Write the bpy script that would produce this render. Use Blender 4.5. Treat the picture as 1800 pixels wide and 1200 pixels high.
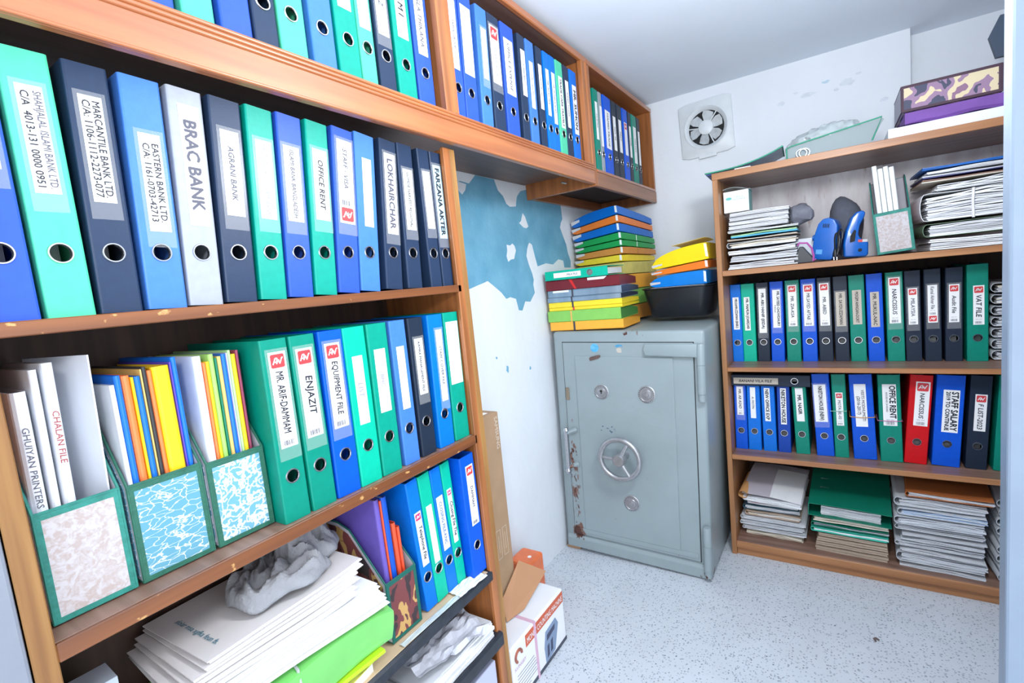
import bpy, bmesh, math, random
from mathutils import Matrix, Vector, noise
R = math.radians
sc = bpy.context.scene
col = sc.collection
for o in list(bpy.data.objects):
    bpy.data.objects.remove(o)

# ---------------------------------------------------------------- camera
def cam_axes(yaw, pitch, roll):
    Rz = Matrix.Rotation(yaw, 3, 'Z'); Rx = Matrix.Rotation(pitch, 3, 'X'); Ry = Matrix.Rotation(roll, 3, 'Y')
    return Rz @ Rx @ Ry
A = cam_axes(.58901613, -.11027268, .10118808)
cd = bpy.data.cameras.new('camera'); cam = bpy.data.objects.new('camera', cd); col.objects.link(cam)
right, fwd, up = A.col[0], A.col[1], A.col[2]
mw = Matrix((right, up, -fwd)).transposed().to_4x4(); mw.translation = (0, 0, 1.298)
cam.matrix_world = mw
cd.sensor_width = 36; cd.lens = 36 * 865.69 / 1800; cd.clip_start = .02
sc.camera = cam

# ---------------------------------------------------------------- light
world = bpy.data.worlds.new('world'); sc.world = world; world.use_nodes = True
bg = world.node_tree.nodes['Background']; bg.inputs[0].default_value = (.89, .94, 1, 1); bg.inputs[1].default_value = 1.8
def area(name, loc, target, size, power, colr=(1, 1, 1), shape='DISK'):
    l = bpy.data.lights.new(name, 'AREA'); l.shape = shape; l.size = size; l.energy = power; l.color = colr
    o = bpy.data.objects.new(name, l); col.objects.link(o); o.location = loc
    o.rotation_euler = (Vector(target) - Vector(loc)).to_track_quat('-Z', 'Y').to_euler()
    return o
fl = bpy.data.lights.new('camera_flash', 'SPOT'); fl.energy = 17; fl.shadow_soft_size = .07; fl.color = (.95, .98, 1); fl.spot_size = R(175); fl.spot_blend = 1
flash = bpy.data.objects.new('camera_flash', fl); col.objects.link(flash); flash.location = (.03, -.20, 1.60)
flash.rotation_euler = (Vector((-.75, 1.5, 1.75)) - flash.location).to_track_quat('-Z', 'Y').to_euler()
bl = bpy.data.lights.new('hanging_bulb', 'POINT'); bl.energy = 25; bl.shadow_soft_size = .10; bl.color = (.97, .985, 1)
bulb = bpy.data.objects.new('hanging_bulb', bl); col.objects.link(bulb); bulb.location = (.06, 1.05, 1.80)
sc.view_settings.view_transform = 'Standard'; sc.view_settings.look = 'None'
sc.view_settings.gamma = 1; sc.view_settings.use_curve_mapping = False
sc.view_settings.exposure = 0.66

# ---------------------------------------------------------------- materials
def lin(c):
    return tuple(((v / 255) / 12.92 if v / 255 <= .04045 else (((v / 255) + .055) / 1.055) ** 2.4) for v in c[:3]) + (1,)
MATS = {}
def mat(name, rgb=(200, 200, 200), rough=.5, var=0., scale=30., bump=0., bscale=60., metal=0., spec=.5, coat=0., stretch=(1, 1, 1), rgb2=None, trans=0.):
    if name in MATS: return MATS[name]
    m = bpy.data.materials.new(name); m.use_nodes = True; MATS[name] = m
    nt = m.node_tree; N = nt.nodes; L = nt.links; b = N['Principled BSDF']
    b.inputs['Base Color'].default_value = lin(rgb); b.inputs['Roughness'].default_value = rough
    b.inputs['Metallic'].default_value = metal; b.inputs['Specular IOR Level'].default_value = spec
    b.inputs['Coat Weight'].default_value = coat; b.inputs['Coat Roughness'].default_value = .3; b.inputs['Transmission Weight'].default_value = trans
    tc = N.new('ShaderNodeTexCoord'); mp = N.new('ShaderNodeMapping'); mp.inputs['Scale'].default_value = stretch
    L.new(tc.outputs['Object'], mp.inputs['Vector'])
    if var or rgb2:
        n = N.new('ShaderNodeTexNoise'); n.inputs['Scale'].default_value = scale; n.inputs['Detail'].default_value = 5
        L.new(mp.outputs[0], n.inputs['Vector'])
        rp = N.new('ShaderNodeValToRGB'); c = lin(rgb)
        lo = lin(rgb2) if rgb2 else tuple(max(0, v * (1 - var)) for v in c[:3]) + (1,)
        hi = tuple(min(1, v * (1 + (0 if rgb2 else var))) for v in c[:3]) + (1,)
        rp.color_ramp.elements[0].position = .32; rp.color_ramp.elements[0].color = lo
        rp.color_ramp.elements[1].position = .68; rp.color_ramp.elements[1].color = hi
        L.new(n.outputs['Fac'], rp.inputs[0]); L.new(rp.outputs[0], b.inputs['Base Color'])
    if bump:
        n2 = N.new('ShaderNodeTexNoise'); n2.inputs['Scale'].default_value = bscale; n2.inputs['Detail'].default_value = 6
        L.new(mp.outputs[0], n2.inputs['Vector'])
        bp = N.new('ShaderNodeBump'); bp.inputs['Strength'].default_value = bump; bp.inputs['Distance'].default_value = .01
        L.new(n2.outputs['Fac'], bp.inputs['Height']); L.new(bp.outputs[0], b.inputs['Normal'])
    return m
def ramp2(m, mask_nodes, colr):  # mix a second colour over a material by a mask socket
    nt = m.node_tree; b = nt.nodes['Principled BSDF']; src = b.inputs['Base Color']
    mx = nt.nodes.new('ShaderNodeMix'); mx.data_type = 'RGBA'
    if src.is_linked: nt.links.new(src.links[0].from_socket, mx.inputs[6])
    else: mx.inputs[6].default_value = src.default_value
    mx.inputs[7].default_value = lin(colr); nt.links.new(mask_nodes, mx.inputs[0]); nt.links.new(mx.outputs[2], src)
def noise_mask(m, scale, lo, hi, stretch=(1, 1, 1), detail=6, boxes=None):
    nt = m.node_tree; N = nt.nodes; L = nt.links
    tc = N.new('ShaderNodeTexCoord'); mp = N.new('ShaderNodeMapping'); mp.inputs['Scale'].default_value = stretch
    L.new(tc.outputs['Object'], mp.inputs[0])
    n = N.new('ShaderNodeTexNoise'); n.inputs['Scale'].default_value = scale; n.inputs['Detail'].default_value = detail
    L.new(mp.outputs[0], n.inputs['Vector'])
    val = n.outputs['Fac']
    if boxes:  # (axis centre x,z, radius x,z) local bias added to the noise
        sx = N.new('ShaderNodeSeparateXYZ'); L.new(tc.outputs['Object'], sx.inputs[0])
        tot = None
        for cx, cz, rx, rz, amp in boxes:
            def mth(op, a, bb):
                q = N.new('ShaderNodeMath'); q.operation = op
                for i, v in ((0, a), (1, bb)):
                    if isinstance(v, (int, float)): q.inputs[i].default_value = v
                    else: L.new(v, q.inputs[i])
                return q.outputs[0]
            dx = mth('DIVIDE', mth('SUBTRACT', sx.outputs[0], cx), rx); dz = mth('DIVIDE', mth('SUBTRACT', sx.outputs[2], cz), rz)
            d2 = mth('ADD', mth('MULTIPLY', dx, dx), mth('MULTIPLY', dz, dz))
            g = mth('MAXIMUM', mth('MULTIPLY', mth('SUBTRACT', 1., d2), amp), 0.)
            tot = g if tot is None else mth('ADD', tot, g)
        q = N.new('ShaderNodeMath'); q.operation = 'ADD'; L.new(val, q.inputs[0]); L.new(tot, q.inputs[1]); val = q.outputs[0]
    r = N.new('ShaderNodeValToRGB'); r.color_ramp.elements[0].position = lo; r.color_ramp.elements[1].position = hi
    L.new(val, r.inputs[0]); return r.outputs[0]
def wood(name, rgb, rgb2, rough=.35, axis=1, coat=.2, wear=None):
    if name in MATS: return MATS[name]
    st = [26, 26, 26]; st[axis] = 1.3
    m = mat(name, rgb, rough, scale=1.6, stretch=tuple(st), rgb2=rgb2, bump=.06, bscale=2., coat=coat)
    if wear: ramp2(m, noise_mask(m, 60, .66, .70, (1, .5, 1)), wear)
    return m

W_left_y = wood('varnished_wood_long', (182, 112, 62), (154, 86, 44), .42, 1, .9)
W_left_z = wood('varnished_wood_upright', (180, 112, 62), (138, 84, 46), .36, 2, .2)
W_left_x = wood('varnished_wood_cross', (176, 104, 56), (150, 82, 42), .36, 0, .2)
W_edge = wood('worn_shelf_edge', (134, 80, 42), (100, 56, 30), .4, 1, .2, wear=(196, 150, 92))
W_post = wood('yellow_post_wood', (172, 128, 72), (128, 86, 46), .5, 2, 0)
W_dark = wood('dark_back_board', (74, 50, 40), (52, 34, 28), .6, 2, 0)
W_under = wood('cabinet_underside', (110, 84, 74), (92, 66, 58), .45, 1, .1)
W_rx = wood('brown_bookcase_long', (178, 124, 80), (150, 98, 60), .42, 0, .1)
W_rz = wood('brown_bookcase_upright', (176, 124, 80), (146, 98, 60), .42, 2, .1)
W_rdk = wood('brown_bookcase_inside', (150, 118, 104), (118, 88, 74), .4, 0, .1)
BLACKB = mat('black_board', (38, 44, 54), .35, .25, 40)
PLASTER = mat('white_plaster', (232, 237, 243), .75, .03, 3, .35, 14)
PLASTER2 = mat('white_ceiling_paint', (232, 241, 252), .7, .03, 2, .05, 8)
PAINTW = mat('pale_blue_gloss_paint', (132, 147, 166), .35, .04, 12, .06, 40)
PAINTG = mat('grey_white_gloss_paint', (130, 135, 147), .4, .04, 12, .1, 30)
BLUEP = mat('old_blue_wall_paint', (120, 178, 206), .7, scale=9, rgb2=(98, 160, 190), bump=.3, bscale=30)
PAPER = mat('white_paper', (236, 238, 240), .7, .03, 25)
PAPER2 = mat('grey_paper', (206, 208, 212), .7, .06, 25)
PAPER3 = mat('cream_paper', (222, 214, 198), .7, .06, 25)
TAN = mat('kraft_paper', (176, 140, 106), .7, .08, 20)
KRAFT2 = mat('kraft_carton', (168, 138, 108), .7, .06, 14)
LABEL = mat('label_white', (244, 244, 244), .5)
LABELB = mat('label_beige', (196, 186, 172), .5)
LABELC = mat('label_pale_blue', (176, 214, 232), .5)
INK = mat('ink_dark', (24, 26, 40), .6)
INKG = mat('ink_grey', (84, 84, 98), .6)
INKF = mat('ink_faint', (150, 152, 164), .6)
INKB = mat('ink_blue_print', (70, 110, 170), .6)
TEALINK = mat('ink_teal', (70, 130, 150), .6)
LOGO = mat('logo_red', (214, 60, 64), .5)
LOGOP = mat('logo_pink', (196, 40, 110), .5)
STEEL = mat('nickel_steel', (200, 200, 204), .22, metal=1)
STEELD = mat('dull_steel', (172, 174, 178), .38, .1, 60, metal=.75)
POCKET = mat('clear_pocket', (255, 255, 255), .2)
def glassy(m, f, colr=(255, 255, 255)):
    nt = m.node_tree; b = nt.nodes['Principled BSDF']; out = nt.nodes['Material Output']
    t = nt.nodes.new('ShaderNodeBsdfTransparent'); mx = nt.nodes.new('ShaderNodeMixShader'); mx.inputs[0].default_value = f
    nt.links.new(t.outputs[0], mx.inputs[1]); nt.links.new(b.outputs[0], mx.inputs[2]); nt.links.new(mx.outputs[0], out.inputs[0])
glassy(POCKET, .07)
BC = dict(royal=(0, 84, 208), slate=(34, 52, 80), sky=(0, 118, 214), azure=(0, 112, 216), navy=(20, 68, 166), green=(0, 134, 114), mint=(0, 180, 150), teal=(0, 148, 126), black=(30, 42, 60), red=(204, 10, 22), silver=(156, 162, 174), grey=(150, 156, 164), mintl=(78, 196, 156), cobalt=(44, 84, 190), powder=(66, 120, 202), jade=(0, 152, 134))
def bmat(c): return mat('binder_' + c, BC[c], .42, .05, 60, .03, 300, spec=.3)

# ---------------------------------------------------------------- mesh helpers
class MB:
    def __init__(s): s.v = []; s.f = []; s.m = []
    def add(s, vs, fs, mi=0):
        o = len(s.v); s.v += [tuple(p) for p in vs]; s.f += [tuple(i + o for i in f) for f in fs]; s.m += [mi] * len(fs); return s
    def box(s, x0, x1, y0, y1, z0, z1, mi=0):
        return s.add([(x0, y0, z0), (x1, y0, z0), (x1, y1, z0), (x0, y1, z0), (x0, y0, z1), (x1, y0, z1), (x1, y1, z1), (x0, y1, z1)],
                     [(0, 3, 2, 1), (4, 5, 6, 7), (0, 1, 5, 4), (1, 2, 6, 5), (2, 3, 7, 6), (3, 0, 4, 7)], mi)
    def prism(s, poly, axis, a, b, mi=0):  # 2D poly, extruded on axis from a to b
        n = len(poly)
        def P(p, t): return {0: (t, p[0], p[1]), 1: (p[0], t, p[1]), 2: (p[0], p[1], t)}[axis]
        vs = [P(p, a) for p in poly] + [P(p, b) for p in poly]
        fs = [tuple(range(n))[::-1], tuple(range(n, 2 * n))] + [(i, (i + 1) % n, n + (i + 1) % n, n + i) for i in range(n)]
        return s.add(vs, fs, mi)
    def tube(s, pts, r, seg=8, mi=0, closed=False):
        pts = [Vector(p) for p in pts]; n = len(pts); vs = []; fs = []
        rr = r if isinstance(r, (list, tuple)) else [r] * n
        prev = None
        for i, p in enumerate(pts):
            t = (pts[(i + 1) % n] - pts[i - 1]) if closed else (pts[min(i + 1, n - 1)] - pts[max(i - 1, 0)])
            t.normalize()
            a = prev if prev is not None else (Vector((0, 0, 1)) if abs(t.z) < .9 else Vector((1, 0, 0)))
            u = (a - t * a.dot(t)).normalized(); w = t.cross(u); prev = u
            for k in range(seg):
                q = 2 * math.pi * k / seg; vs.append(p + (u * math.cos(q) + w * math.sin(q)) * rr[i])
        for i in range(n if closed else n - 1):
            j = (i + 1) % n
            for k in range(seg): fs.append((i * seg + k, i * seg + (k + 1) % seg, j * seg + (k + 1) % seg, j * seg + k))
        if not closed: fs += [tuple(range(seg))[::-1], tuple(range((n - 1) * seg, n * seg))]
        return s.add(vs, fs, mi)
    def lathe(s, prof, c, axis, seg=20, mi=0):  # prof [(r, h)]; h along +axis
        ax = Vector(axis).normalized(); u = ax.orthogonal().normalized(); w = ax.cross(u); c = Vector(c); vs = []; fs = []
        for r, h in prof:
            for k in range(seg):
                q = 2 * math.pi * k / seg; vs.append(c + ax * h + (u * math.cos(q) + w * math.sin(q)) * r)
        n = len(prof)
        for i in range(n - 1):
            for k in range(seg): fs.append((i * seg + k, i * seg + (k + 1) % seg, (i + 1) * seg + (k + 1) % seg, (i + 1) * seg + k))
        if prof[0][0] > 1e-6: fs.append(tuple(range(seg))[::-1])
        if prof[-1][0] > 1e-6: fs.append(tuple(range((n - 1) * seg, n * seg)))
        return s.add(vs, fs, mi)
    def grid(s, fn, nu, nv, mi=0, close_u=False):
        vs = [fn(i / (nu if close_u else nu - 1), j / (nv - 1)) for i in range(nu) for j in range(nv)]
        fs = [(i * nv + j, ((i + 1) % nu) * nv + j, ((i + 1) % nu) * nv + j + 1, i * nv + j + 1) for i in range(nu if close_u else nu - 1) for j in range(nv - 1)]
        return s.add(vs, fs, mi)
    def sheet(s, fn, nu, nv, th, mi=0):  # two-sided thin sheet with thickness along z
        a = len(s.v)
        s.grid(fn, nu, nv, mi); s.grid(lambda u, v: tuple(Vector(fn(u, v)) - Vector((0, 0, th))), nu, nv, mi)
        n = nu * nv
        rim = [i * nv for i in range(nu)] + [(nu - 1) * nv + j for j in range(1, nv)] + [i * nv + nv - 1 for i in range(nu - 2, -1, -1)] + [j for j in range(nv - 2, 0, -1)]
        for k in range(len(rim)):
            p, q = rim[k], rim[(k + 1) % len(rim)]; s.f.append((a + p, a + q, a + n + q, a + n + p)); s.m.append(mi)
        return s
    def mesh(s, name, mats, bevel=0, seg=2, smooth=False):
        me = bpy.data.meshes.new(name); me.from_pydata(s.v, [], s.f)
        for m in (mats if isinstance(mats, (list, tuple)) else [mats]): me.materials.append(m)
        for p, i in zip(me.polygons, s.m): p.material_index = i
        bm = bmesh.new(); bm.from_mesh(me); bmesh.ops.recalc_face_normals(bm, faces=bm.faces)
        if bevel:
            bmesh.ops.bevel(bm, geom=[e for e in bm.edges if len(e.link_faces) == 2 and e.calc_face_angle(0) > .6], offset=bevel, segments=seg, affect='EDGES', profile=.5, clamp_overlap=True)
        bm.to_mesh(me); bm.free()
        if smooth:
            for p in me.polygons: p.use_smooth = True
            try: me.set_sharp_from_angle(angle=R(38))
            except Exception: pass
        me.update(); return me
    def build(s, name, mats, parent=None, bevel=0, seg=2, smooth=False, loc=(0, 0, 0), rot=(0, 0, 0), kind=None):
        o = bpy.data.objects.new(name, s.mesh(name, mats, bevel, seg, smooth)); col.objects.link(o)
        o.location = loc; o.rotation_euler = rot
        if parent: o.parent = parent
        if kind: o['kind'] = kind
        return o
def obj(name, me, parent=None, loc=(0, 0, 0), rot=(0, 0, 0)):
    o = bpy.data.objects.new(name, me); col.objects.link(o); o.location = loc; o.rotation_euler = rot
    if parent: o.parent = parent
    return o
def tag(o, label, cat, group=None):
    o['label'] = label; o['category'] = cat
    if group: o['group'] = group
    return o
def thing(name, label, cat, loc=(0, 0, 0), rot=(0, 0, 0), group=None):
    o = bpy.data.objects.new(name, None); o.empty_display_size = .05; col.objects.link(o); o.location = loc; o.rotation_euler = rot
    return tag(o, label, cat, group)
def struct(o): o['kind'] = 'structure'; return o

TXT = {}
def text_mesh(s, size=1., bold=0., shear=0., material=None):
    key = (s, bold, shear, material.name)
    if key not in TXT:
        c = bpy.data.curves.new('lettering', 'FONT'); c.body = s; c.size = 1; c.shear = shear; c.resolution_u = 2
        c.align_x = 'LEFT'; c.fill_mode = 'FRONT'
        t = bpy.data.objects.new('lettering_source', c); col.objects.link(t)
        me = bpy.data.meshes.new_from_object(t.evaluated_get(bpy.context.evaluated_depsgraph_get()))
        bpy.data.objects.remove(t); bpy.data.curves.remove(c)
        me.name = 'lettering'; me.materials.clear(); me.materials.append(material)
        xs = [v.co.x for v in me.vertices] or [0, 1]; ys = [v.co.y for v in me.vertices] or [0, 1]
        cx, cy = (min(xs) + max(xs)) / 2, (min(ys) + max(ys)) / 2
        for v in me.vertices: v.co.x -= cx; v.co.y -= cy
        if bold:  # heavier strokes: the glyphs laid over themselves with small shifts
            vs = [v.co.copy() for v in me.vertices]; ps = [tuple(q.vertices) for q in me.polygons]; V_ = []; F_ = []
            for k, (ax, ay) in enumerate(((0, 0), (1, 0), (-1, 0), (0, 1), (0, -1))):
                o_ = len(V_); V_ += [(v.x + ax * bold, v.y + ay * bold, k * 1e-5) for v in vs]; F_ += [tuple(i + o_ for i in f_) for f_ in ps]
            me = bpy.data.meshes.new('lettering'); me.from_pydata(V_, [], F_); me.materials.append(material)
        TXT[key] = (me, max(xs) - min(xs), max(ys) - min(ys))
    return TXT[key]
def lettering(s, parent, mtx, height, maxlen, material, bold=0., shear=0., stretch=1., name='lettering'):
    me, w, h = text_mesh(s, 1, bold, shear, material)
    k = height / .72; kx = k * stretch
    if w * kx > maxlen: kx = maxlen / w
    if kx < k * .62: k = kx / .62
    o = bpy.data.objects.new(name, me); col.objects.link(o); o.parent = parent
    o.matrix_local = mtx @ Matrix.Diagonal((kx, k, 1, 1))
    return o
def basis(xd, yd, loc):
    x = Vector(xd).normalized(); y = Vector(yd).normalized(); z = x.cross(y)
    m = Matrix((x, y, z)).transposed().to_4x4(); m.translation = loc; return m

# ---------------------------------------------------------------- the room
struct(MB().box(-1.3, 1.4, -1.6, 3.1, -.06, 0).build('floor', None or mat('terrazzo', (206, 212, 220), .45, .04, 6)))
fm = MATS['terrazzo']
def specks(m, scale, size, colr, seedvec):
    nt = m.node_tree; N = nt.nodes; L = nt.links
    tc = N.new('ShaderNodeTexCoord'); mp = N.new('ShaderNodeMapping'); mp.inputs['Location'].default_value = seedvec; L.new(tc.outputs['Object'], mp.inputs[0])
    vo = N.new('ShaderNodeTexVoronoi'); vo.inputs['Scale'].default_value = scale; vo.inputs['Randomness'].default_value = 1; L.new(mp.outputs[0], vo.inputs['Vector'])
    # random cell value decides which cells carry a chip
    sp = N.new('ShaderNodeSeparateColor'); L.new(vo.outputs['Color'], sp.inputs[0])
    a = N.new('ShaderNodeMath'); a.operation = 'LESS_THAN'; L.new(vo.outputs['Distance'], a.inputs[0])
    b = N.new('ShaderNodeMath'); b.operation = 'MULTIPLY'; L.new(sp.outputs[0], b.inputs[0]); b.inputs[1].default_value = size
    L.new(b.outputs[0], a.inputs[1]); ramp2(m, a.outputs[0], colr)
specks(fm, 120, .42, (168, 176, 186), (3, 1, 0)); specks(fm, 95, .30, (142, 150, 160), (0, 0, 0)); specks(fm, 60, .16, (104, 112, 122), (7, 2, 0))
struct(MB().box(-1.3, 1.4, -1.6, 3.1, 2.2, 2.26).build('ceiling', PLASTER2))
wl = struct(MB().box(-1.252, -1.152, -1.6, 2.9, 0, 2.2).build('wall_left', PLASTER))
wb = struct(MB().box(-1.152, .281, 2.8, 2.95, 0, 2.2).build('wall_back', PLASTER))
m_ = mat('plaster_stain', (226, 231, 238), .75, .03, 3, .35, 14)
struct(MB().box(.281, 1.3, 2.9, 3.02, 0, 2.2).build('wall_back_recess', PLASTER))
struct(MB().box(1.2, 1.3, 1.06, 2.9, 0, 2.2).build('wall_right', PLASTER))
# flaked paint on the back wall under the ceiling
random.seed(4)
def flake(cx, cz, rx, rz, n, seed):
    random.seed(seed)
    return [(cx + rx * math.cos(2 * math.pi * i / n) * random.uniform(.55, 1.1), cz + rz * math.sin(2 * math.pi * i / n) * random.uniform(.55, 1.1)) for i in range(n)]
CHIPG = mat('flaked_plaster', (220, 227, 235), .8, .06, 30, .4, 60)
CHIPB = mat('flaked_blue', (196, 218, 232), .8, .06, 30, .3, 60)
for i, (x, z, rx, rz, mm) in enumerate([(-.09, 2.04, .035, .012, CHIPG), (-.02, 2.075, .02, .008, CHIPB), (.06, 2.05, .03, .02, CHIPG), (.02, 2.03, .012, .008, CHIPG), (-.2, 2.03, .02, .012, CHIPG), (.1, 2.075, .015, .006, CHIPG), (-.14, 2.06, .012, .005, CHIPG), (.19, 1.94, .02, .012, CHIPG)]):
    MB().prism(flake(x, z, rx, rz, 14, i), 1, 2.7990, 2.8, 0).build('paint_flake', mm, wb)
# the blue under-paint laid bare on the left wall, with white islands left on it
BP = [(1.40, 1.68), (1.4857, 1.7032), (1.54, 1.70), (1.5854, 1.7365), (1.7103, 1.736), (1.7322, 1.6938), (1.765, 1.675), (1.785, 1.645), (1.8103, 1.6346), (1.86, 1.64), (1.874, 1.68), (1.8839, 1.69), (1.9103, 1.71), (2.0, 1.73), (2.1373, 1.73), (2.2833, 1.70), (2.2911, 1.6107), (2.27, 1.59), (2.2577, 1.5666), (2.28, 1.53), (2.3107, 1.4827), (2.3217, 1.4393), (2.345, 1.40), (2.3402, 1.3659), (2.2691, 1.3675), (2.2631, 1.4021), (2.21, 1.41), (2.15, 1.385), (2.08, 1.392), (1.9996, 1.379), (1.985, 1.42), (1.9665, 1.4775), (1.945, 1.487), (1.9314, 1.477), (1.918, 1.455), (1.9071, 1.4263), (1.92, 1.39), (1.9424, 1.3493), (1.951, 1.32), (1.9429, 1.2977), (1.95, 1.26), (1.9036, 1.223), (1.86, 1.228), (1.83, 1.19), (1.8019, 1.1941), (1.795, 1.22), (1.7883, 1.2446), (1.745, 1.255), (1.7141, 1.2502), (1.68, 1.28), (1.6227, 1.3143), (1.595, 1.33), (1.5665, 1.3238), (1.52, 1.315), (1.4726, 1.3049), (1.40, 1.31)]
MB().prism([(y, z) for y, z in BP], 0, -1.1522, -1.1508).build('paint_patch', BLUEP, wl)
for pts in ([(1.9083, 1.6136), (1.925, 1.60), (1.9355, 1.5779), (1.9466, 1.5583), (1.93, 1.55), (1.905, 1.552), (1.8717, 1.5696), (1.89, 1.58)],
            [(1.7553, 1.4743), (1.78, 1.471), (1.8002, 1.4798), (1.815, 1.47), (1.822, 1.451), (1.81, 1.43), (1.8016, 1.4147), (1.775, 1.412), (1.7552, 1.4032), (1.75, 1.415), (1.7466, 1.427), (1.756, 1.45)],
            [(1.47, 1.700), (1.52, 1.695), (1.51, 1.672), (1.49, 1.655), (1.465, 1.67), (1.44, 1.66), (1.43, 1.69)]):
    MB().prism(pts, 0, -1.1515, -1.1495).build('plaster_island', PLASTER, wl)
for (y, z, ry, rz, sd) in ((1.67, .96, .012, .018, 1), (1.60, 1.02, .006, .006, 2), (1.85, .93, .008, .010, 3), (1.45, .86, .006, .007, 6)):
    MB().prism(flake(y, z, ry, rz, 9, sd), 0, -1.1520, -1.1513).build('paint_chip', BLUEP, wl)
# painted panel left of the bookcase and the door frame edge on the right
struct(MB().box(-1.0, -.850, -.9, .1215, 0, 1.672).build('trim_1', PAINTG, bevel=.004))
struct(MB().box(-1.15, -1.0, -1.6, .115, 0, 1.672).build('wall_front', PLASTER))
dr = struct(MB().box(.2085, .62, .995, 1.035, 0, 2.2).build('door_1', PAINTW, bevel=.004))
struct(MB().box(.62, 1.4, .98, 1.06, 0, 2.2).build('wall_front_right', PAINTW))

# ---------------------------------------------------------------- left bookcase
lb = thing('bookcase', 'tall honey brown wooden bookcase filled with binders along the left wall', 'bookcase', (-.852, .12, 0))
def P(o, parent): o.parent = parent; return o
def lpart(name, x0, x1, y0, y1, z0, z1, m, bev=.0015): return MB().box(x0 + .852, x1 + .852, y0 - .12, y1 - .12, z0, z1).build(name, m, lb, bevel=bev, seg=1)
lpart('side_panel', -1.15, -.856, .126, .146, 0, 1.676, W_left_z)
lpart('post', -.856, -.850, .123, .1475, 0, 1.676, W_post)
lpart('side_panel', -1.15, -.862, 1.048, 1.074, 0, 1.676, W_left_z)
lpart('post', -.862, -.850, 1.040, 1.066, 0, 1.678, W_left_z)
lpart('post', -.866, -.851, 1.066, 1.088, 0, 1.678, W_post)
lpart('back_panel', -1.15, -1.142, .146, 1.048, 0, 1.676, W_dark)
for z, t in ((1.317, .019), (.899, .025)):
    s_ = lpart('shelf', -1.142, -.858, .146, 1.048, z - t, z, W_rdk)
    lpart('shelf_edge', -.858, -.850, .1475, 1.053 if z > 1 else 1.048, z - t, z + .0005, W_edge)
lpart('shelf', -1.142, -.846, .146, 1.05, .462, .495, BLACKB, .006)
lpart('shelf', -1.142, -.835, .146, 1.055, .262, .305, BLACKB, .006)
# ---------------------------------------------------------------- overhead cabinet
oc = thing('overhead_cabinet', 'long orange wooden overhead cabinet with beaded moulding under the ceiling', 'cabinet', (-.814, .1, 1.68))
def opart(name, x0, x1, y0, y1, z0, z1, m, bev=.0015): return MB().box(x0 + .814, x1 + .814, y0 - .1, y1 - .1, z0 - 1.68, z1 - 1.68).build(name, m, oc, bevel=bev, seg=1)
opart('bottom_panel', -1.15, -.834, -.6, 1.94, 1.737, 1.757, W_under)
opart('fascia', -.834, -.816, -.6, 1.955, 1.68, 1.757, W_left_y, .003)
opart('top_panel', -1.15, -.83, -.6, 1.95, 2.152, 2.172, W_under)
opart('top_trim', -.832, -.814, -.6, 1.955, 2.150, 2.174, W_left_y, .003)
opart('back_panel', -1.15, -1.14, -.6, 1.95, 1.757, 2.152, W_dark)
opart('divider', -1.14, -.834, 1.038, 1.08, 1.757, 2.152, W_left_z)
opart('side_panel', -1.14, -.834, 1.915, 1.953, 1.757, 2.152, W_left_z)
def moulding(name, axis_poly, a, b, m):
    return MB().prism(axis_poly, 1, a, b).build(name, m, oc, smooth=True)
def beads(x, z0, n, r):
    pts = [(x - .004, z0)]
    for i in range(n):
        c = z0 + r * (2 * i + 1)
        for k in range(7):
            q = -math.pi / 2 + math.pi * k / 6; pts.append((x + r * .9 * math.cos(q), c + r * math.sin(q)))
    pts.append((x - .004, z0 + 2 * r * n)); return pts
moulding('moulding', beads(-.002, 1.7335 - 1.68, 3, .0042), -.7, 1.853, W_left_y)
moulding('bottom_bead', beads(-.002, 0.0005, 1, .003), -.7, 1.853, W_left_y)
MB().prism([(q[0], q[1] - .1) for q in [(-.02, 1.033), (-.004, 1.033), (-.002, 1.036), (-.002, 1.066), (.001, 1.0685), (-.002, 1.071), (.001, 1.0735), (-.002, 1.076), (.001, 1.0785), (-.002, 1.082), (-.02, 1.082)]], 2, .0787, .472).build('stile', W_left_z, oc)
MB().prism([(q[0], q[1] - .1) for q in [(-.02, 1.905), (-.004, 1.905), (-.002, 1.908), (-.002, 1.936), (.001, 1.939), (-.002, 1.942), (.001, 1.945), (-.002, 1.948), (-.002, 1.955), (-.02, 1.955)]], 2, .0787, .472).build('stile', W_left_z, oc)
MB().lathe([(.004, 0), (.004, .02), (.002, .021)], (-.06, 1.66, -.004), (.6, .75, -.2), 8).build('bolt', STEEL, oc)
# second, plainer cabinet in the corner
cc = thing('corner_cabinet', 'short plain wooden wall cabinet in the corner, hung above the folder stack', 'cabinet', (-.814, 1.956, 1.674))
def cpart(name, x0, x1, y0, y1, z0, z1, m, bev=.0015): return MB().box(x0 + .814, x1 + .814, y0 - 1.956, y1 - 1.956, z0 - 1.674, z1 - 1.674).build(name, m, cc, bevel=bev, seg=1)
cpart('side_panel', -1.15, -.816, 1.957, 1.977, 1.674, 2.150, W_left_z)
cpart('side_panel', -1.15, -.816, 2.765, 2.785, 1.674, 2.150, W_left_z)
cpart('fascia', -.832, -.814, 1.977, 2.785, 1.674, 1.732, wood('plain_fascia', (160, 110, 78), (136, 88, 58), .4, 1, .1))
cpart('bottom_panel', -1.15, -.832, 1.977, 2.765, 1.722, 1.742, W_dark)
cpart('shelf_edge', -.832, -.812, 1.977, 2.765, 1.732, 1.744, W_left_y)
cpart('top_panel', -1.15, -.814, 1.957, 2.785, 2.150, 2.170, W_left_y)
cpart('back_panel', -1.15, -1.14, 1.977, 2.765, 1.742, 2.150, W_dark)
cpart('back_skirt', -1.15, -1.13, 1.977, 2.765, 1.676, 1.722, W_left_y)
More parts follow.
